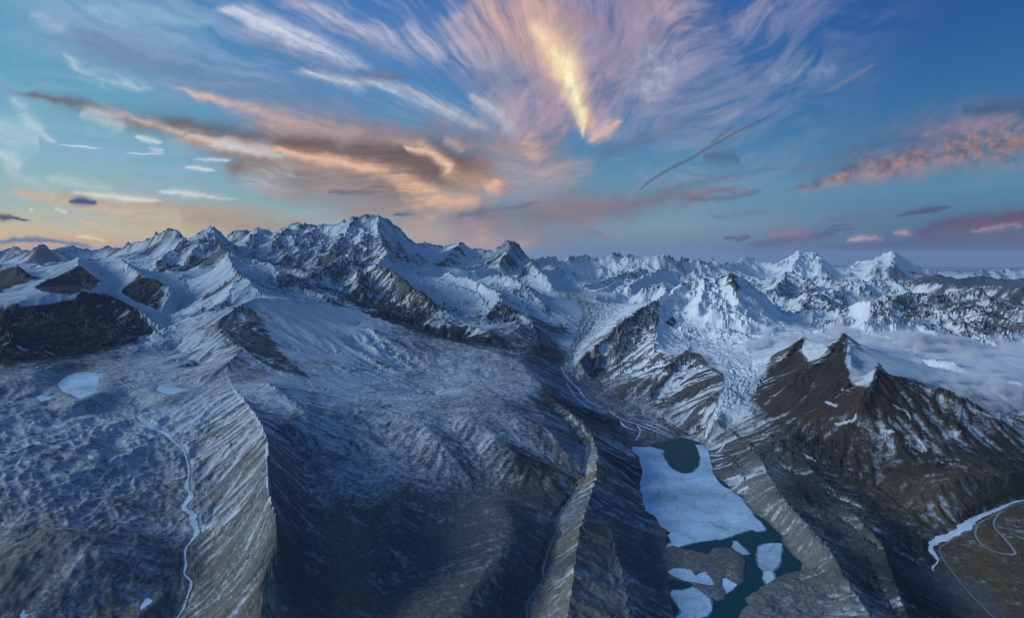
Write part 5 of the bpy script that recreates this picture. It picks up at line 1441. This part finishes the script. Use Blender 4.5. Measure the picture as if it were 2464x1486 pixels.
 ([(1990,390,4),(2100,350,8),(2240,330,6)], (60,92,140), .4, None, 1.),
 ([(2150,520,3),(2200,512,5),(2240,505,7),(2295,497,2)], (70,82,118), .9, None, .4),
 ([(1950,540,4),(2050,525,9),(2180,510,8)], (92,116,148), .5, None, .8),
 ([(1740,574,2),(1760,572,4),(1775,575,3)], (84,84,112), .85, None, .4),
 ([(1770,578,3),(1785,573,7),(1806,567,3)], (86,84,112), .9, None, .4),
 ([(1790,588,4),(1850,585,8),(1920,576,10),(1980,566,8),(2030,553,4)], (88,86,118), .92, (92,84,116), .5),
 ([(1830,560,6),(1900,562,12),(1960,560,8)], (132,110,130), .6, None, .7),
 ([(1990,548,2),(2020,543,4),(2050,540,2)], (82,92,124), .8, None, .4),
 ([(1980,556,2),(2020,552,3),(2060,548,2)], (82,84,118), .8, None, .4),
 ([(2030,580,3),(2080,574,7),(2130,576,5)], (192,158,158), .8, None, .6),
 ([(2140,560,3),(2170,560,7),(2200,566,4)], (186,150,154), .75, None, .6),
 ([(2000,596,8),(2120,592,13),(2240,588,12),(2310,578,4)], (74,76,118), .85, None, .5),
 ([(2180,575,6),(2300,585,26),(2420,590,36),(2560,590,40)], (88,78,112), .75, None, .6),
 ([(2180,566,4),(2230,556,10),(2300,540,15),(2380,535,18),(2460,525,18),(2540,515,18)], (84,74,104), .96, (112,82,104), .5),
 ([(2330,560,3),(2400,548,7),(2464,540,6)], (172,134,148), .7, None, .7),
 ([(1700,600,14),(1900,612,18),(2100,618,18),(2300,612,18),(2560,620,20)], (64,74,106), .62, None, .4),
]
# thin combed veil over most of the sky
veil = np.clip(.20 + .75 * COMB + .42 * FINE + .55 * fbm(SX, SY, 420, 3, 730), 0, 1)
vm_ = sstep(-300, 300, SX) * sstep(2350, 1700, SX + .55 * SY) * sstep(640, 470, SY)
alpha = (veil * vm_ * .72 * front).astype(f32)
wv_ = sstep(300, 1100, SX)[..., None]
cloud[...] = np.array(lin((150, 178, 208)), f32) * (1 - wv_) + np.array(lin((158, 156, 186)), f32) * wv_
for k, s_ in enumerate(S):
    pts, col, a_, col2, fib = s_[:5]
    warp_ = s_[5] * .6 if len(s_) > 5 else .6
    bl = s_[6] if len(s_) > 6 else 0
    if max(p[2] for p in pts) <= 9 and len(s_) < 6 and pts[0][0] != 160:
        fib = max(fib, .95); warp_ = 1.1
    stroke(pts, col, a_, col2, fib, warp_, k * 3, blobs=bl, wide=(1.75 if fib > .55 else 1.3) if max(p[2] for p in pts) > 9 else 1.15)
# thin cirrus round the rest of the sky, so that the view to either side goes on
m = (SX < -120) | (SX > 2600) | ~front | (SY < -60)
px_, py_ = (dx_ / (dz_ + .12) * 3).astype(f32), (dy_ / (dz_ + .12) * 3).astype(f32)
v = fbm(px_ * 8, py_ * 22, 10, 5, 500, .6)
extra = np.where(m, np.clip(v - .02, 0, 1) * .8, 0) * sstep(-.02, .10, dz_)
cloud = np.where((extra > alpha)[..., None], np.array(lin((160, 160, 190)), f32), cloud)
alpha = np.maximum(alpha, extra)
RD = 420000.0
mS, n, l = new_mat('cirrus')
o = n.new("ShaderNodeOutputMaterial"); tr = n.new("ShaderNodeBsdfTransparent"); em = n.new("ShaderNodeEmission"); mx = n.new("ShaderNodeMixShader")
ac = n.new("ShaderNodeAttribute"); ac.attribute_name = 'tint'
aa = n.new("ShaderNodeAttribute"); aa.attribute_name = 'cover'
l.new(ac.outputs['Color'], em.inputs[0]); l.new(aa.outputs['Fac'], mx.inputs[0]); l.new(tr.outputs[0], mx.inputs[1]); l.new(em.outputs[0], mx.inputs[2]); l.new(mx.outputs[0], o.inputs[0])
mS.cycles.emission_sampling = 'NONE'
sky = grid_mesh('sky', dx_ * RD, dy_ * RD, dz_ * RD, {'tint': np.clip(cloud, 0, 4), 'cover': alpha}, mS)
print('sky', round(time.time() - T0, 1))

# ================================================================== mist banks and the blue air
def prism(name, pl, z0, z1, mat, kind='stuff', rings=None):
    """closed, rounded cushion over the outline pl between z0 and z1"""
    import bmesh
    bm = bmesh.new(); n = len(pl); c = pl.mean(0)
    prof = [(0.80, 0.0), (1.0, .25), (1.0, .6), (.86, .85), (.6, 1.0)]
    loops = []
    for sc, tz in prof:
        loops.append([bm.verts.new((float(c[0] + (p[0] - c[0]) * sc), float(c[1] + (p[1] - c[1]) * sc), z0 + (z1 - z0) * tz)) for p in pl])
    for a, b in zip(loops[:-1], loops[1:]):
        for k in range(n):
            bm.faces.new((a[k], a[(k + 1) % n], b[(k + 1) % n], b[k]))
    bm.faces.new(loops[0]); bm.faces.new(loops[-1])
    bmesh.ops.recalc_face_normals(bm, faces=bm.faces)
    me = bpy.data.meshes.new(name); bm.to_mesh(me); bm.free()
    me.materials.append(mat)
    ob = bpy.data.objects.new(name, me); COL.objects.link(ob)
    ob['kind'] = kind
    return ob


def mist_mat(name, dens, scale, thr, zlo, zhi, stretch=.7, step=1.0, seed=0.0):
    m, n, l = new_mat(name)
    out = n.new("ShaderNodeOutputMaterial"); pv = n.new("ShaderNodeVolumePrincipled")
    l.new(pv.outputs[0], out.inputs['Volume'])
    pv.inputs['Color'].default_value = (.96, .98, 1.0, 1)
    ge = n.new("ShaderNodeNewGeometry")
    mp = n.new("ShaderNodeMapping"); mp.inputs['Scale'].default_value = (1, 1, 1 / stretch); mp.inputs['Location'].default_value = (seed, seed * 2, seed)
    l.new(ge.outputs['Position'], mp.inputs[0])
    t = noise_node(n, l, mp.outputs[0], scale, 6, .66, .6)
    sz = n.new("ShaderNodeSeparateXYZ"); l.new(ge.outputs['Position'], sz.inputs[0])
    hz = n.new("ShaderNodeMapRange"); hz.inputs[1].default_value = zlo; hz.inputs[2].default_value = zhi; hz.inputs[3].default_value = 0.0; hz.inputs[4].default_value = .22
    l.new(sz.outputs[2], hz.inputs[0])
    d = mth(n, l, 'SUBTRACT', t.outputs[0], thr); d = mth(n, l, 'SUBTRACT', d, hz.outputs[0]); d = mth(n, l, 'MULTIPLY', d, dens * 85, clamp=False); d = mth(n, l, 'MAXIMUM', d, 0.0)
    tg = n.new("ShaderNodeTexCoord"); vm = n.new("ShaderNodeVectorMath"); vm.operation = 'MULTIPLY_ADD'; vm.inputs[1].default_value = (2, 2, 0); vm.inputs[2].default_value = (-1, -1, 0)
    l.new(tg.outputs['Generated'], vm.inputs[0]); vl = n.new("ShaderNodeVectorMath"); vl.operation = 'LENGTH'; l.new(vm.outputs[0], vl.inputs[0])
    ed = n.new("ShaderNodeMapRange"); ed.interpolation_type = 'SMOOTHSTEP'; ed.inputs[1].default_value = .3; ed.inputs[2].default_value = .92; ed.inputs[3].default_value = 1; ed.inputs[4].default_value = 0
    l.new(vl.outputs['Value'], ed.inputs[0]); d = mth(n, l, 'MULTIPLY', d, ed.outputs[0])
    l.new(d, pv.inputs['Density'])
    pv.inputs['Anisotropy'].default_value = .2
    m.cycles.volume_step_rate = step
    return m


MISTS = [
 # outline, bottom, top, density per m, noise scale, threshold
 ([(1790,800),(1850,765),(1930,770),(2000,790),(2010,830),(1950,860),(1870,880),(1790,860)], -930, -600, .0042, .0032, .50, -760),
 ([(1980,780),(2080,770),(2200,790),(2280,820),(2240,850),(2120,845),(2040,825)], -860, -560, .0036, .0032, .50, -700),
 ([(2180,800),(2300,790),(2440,810),(2560,850),(2480,900),(2330,905),(2230,870)], -880, -540, .0046, .0030, .49, -720),
 ([(2210,890),(2290,870),(2400,880),(2470,930),(2400,965),(2290,960),(2220,935)], -900, -620, .0040, .0050, .50, -770),
 ([(1850,690),(1950,690),(2060,705),(2150,735),(2120,755),(2000,755),(1900,745)], -1500, -760, .0013, .0007, .42, -1000),
 ([(2170,668),(2260,655),(2400,655),(2520,665),(2560,690),(2400,700),(2250,695)], -2300, -950, .00035, .00022, .42, -1300),
 ([(2160,735),(2300,730),(2480,740),(2560,790),(2400,800),(2250,790),(2180,775)], -1250, -740, .0022, .0009, .43, -900),
]
for k, (poly, z0, z1, dn, sc, thr, zr) in enumerate(MISTS):
    pl = np.array([plan((X, Y, zr))[:2] for X, Y in poly])
    P_ = spline([(p[0], p[1], 0) for p in pl] + [(pl[0][0], pl[0][1], 0)], 4)[:-1, :2]
    prism('mist', P_, z0, z1, mist_mat('mist_%s' % 'abcdefgh'[k], dn, sc, thr, z0 + (z1 - z0) * .35, z1, step=.7, seed=k * 731.0))
HAZE = True
if HAZE:
    import bmesh
    bm = bmesh.new(); bmesh.ops.create_cube(bm, size=1.0)
    me = bpy.data.meshes.new('haze'); bm.to_mesh(me); bm.free()
    hz = bpy.data.objects.new('haze', me); COL.objects.link(hz)
    zlow, zhigh = float(H.min()) - 2, float(H.max()) + 60
    hz.scale = (340000, 340000, zhigh - zlow); hz.location = (0, 0, (zhigh + zlow) / 2)
    hz['kind'] = 'stuff'
    m, n, l = new_mat('air'); o = n.new("ShaderNodeOutputMaterial"); pv = n.new("ShaderNodeVolumePrincipled")
    pv.inputs['Density'].default_value = 7e-6; pv.inputs['Color'].default_value = (.50, .66, .92, 1); pv.inputs['Anisotropy'].default_value = 0.0
    l.new(pv.outputs[0], o.inputs['Volume']); me.materials.append(m)
scene.cycles.volume_max_steps = 160
print('air', round(time.time() - T0, 1))

scene.cycles.volume_bounces = 2
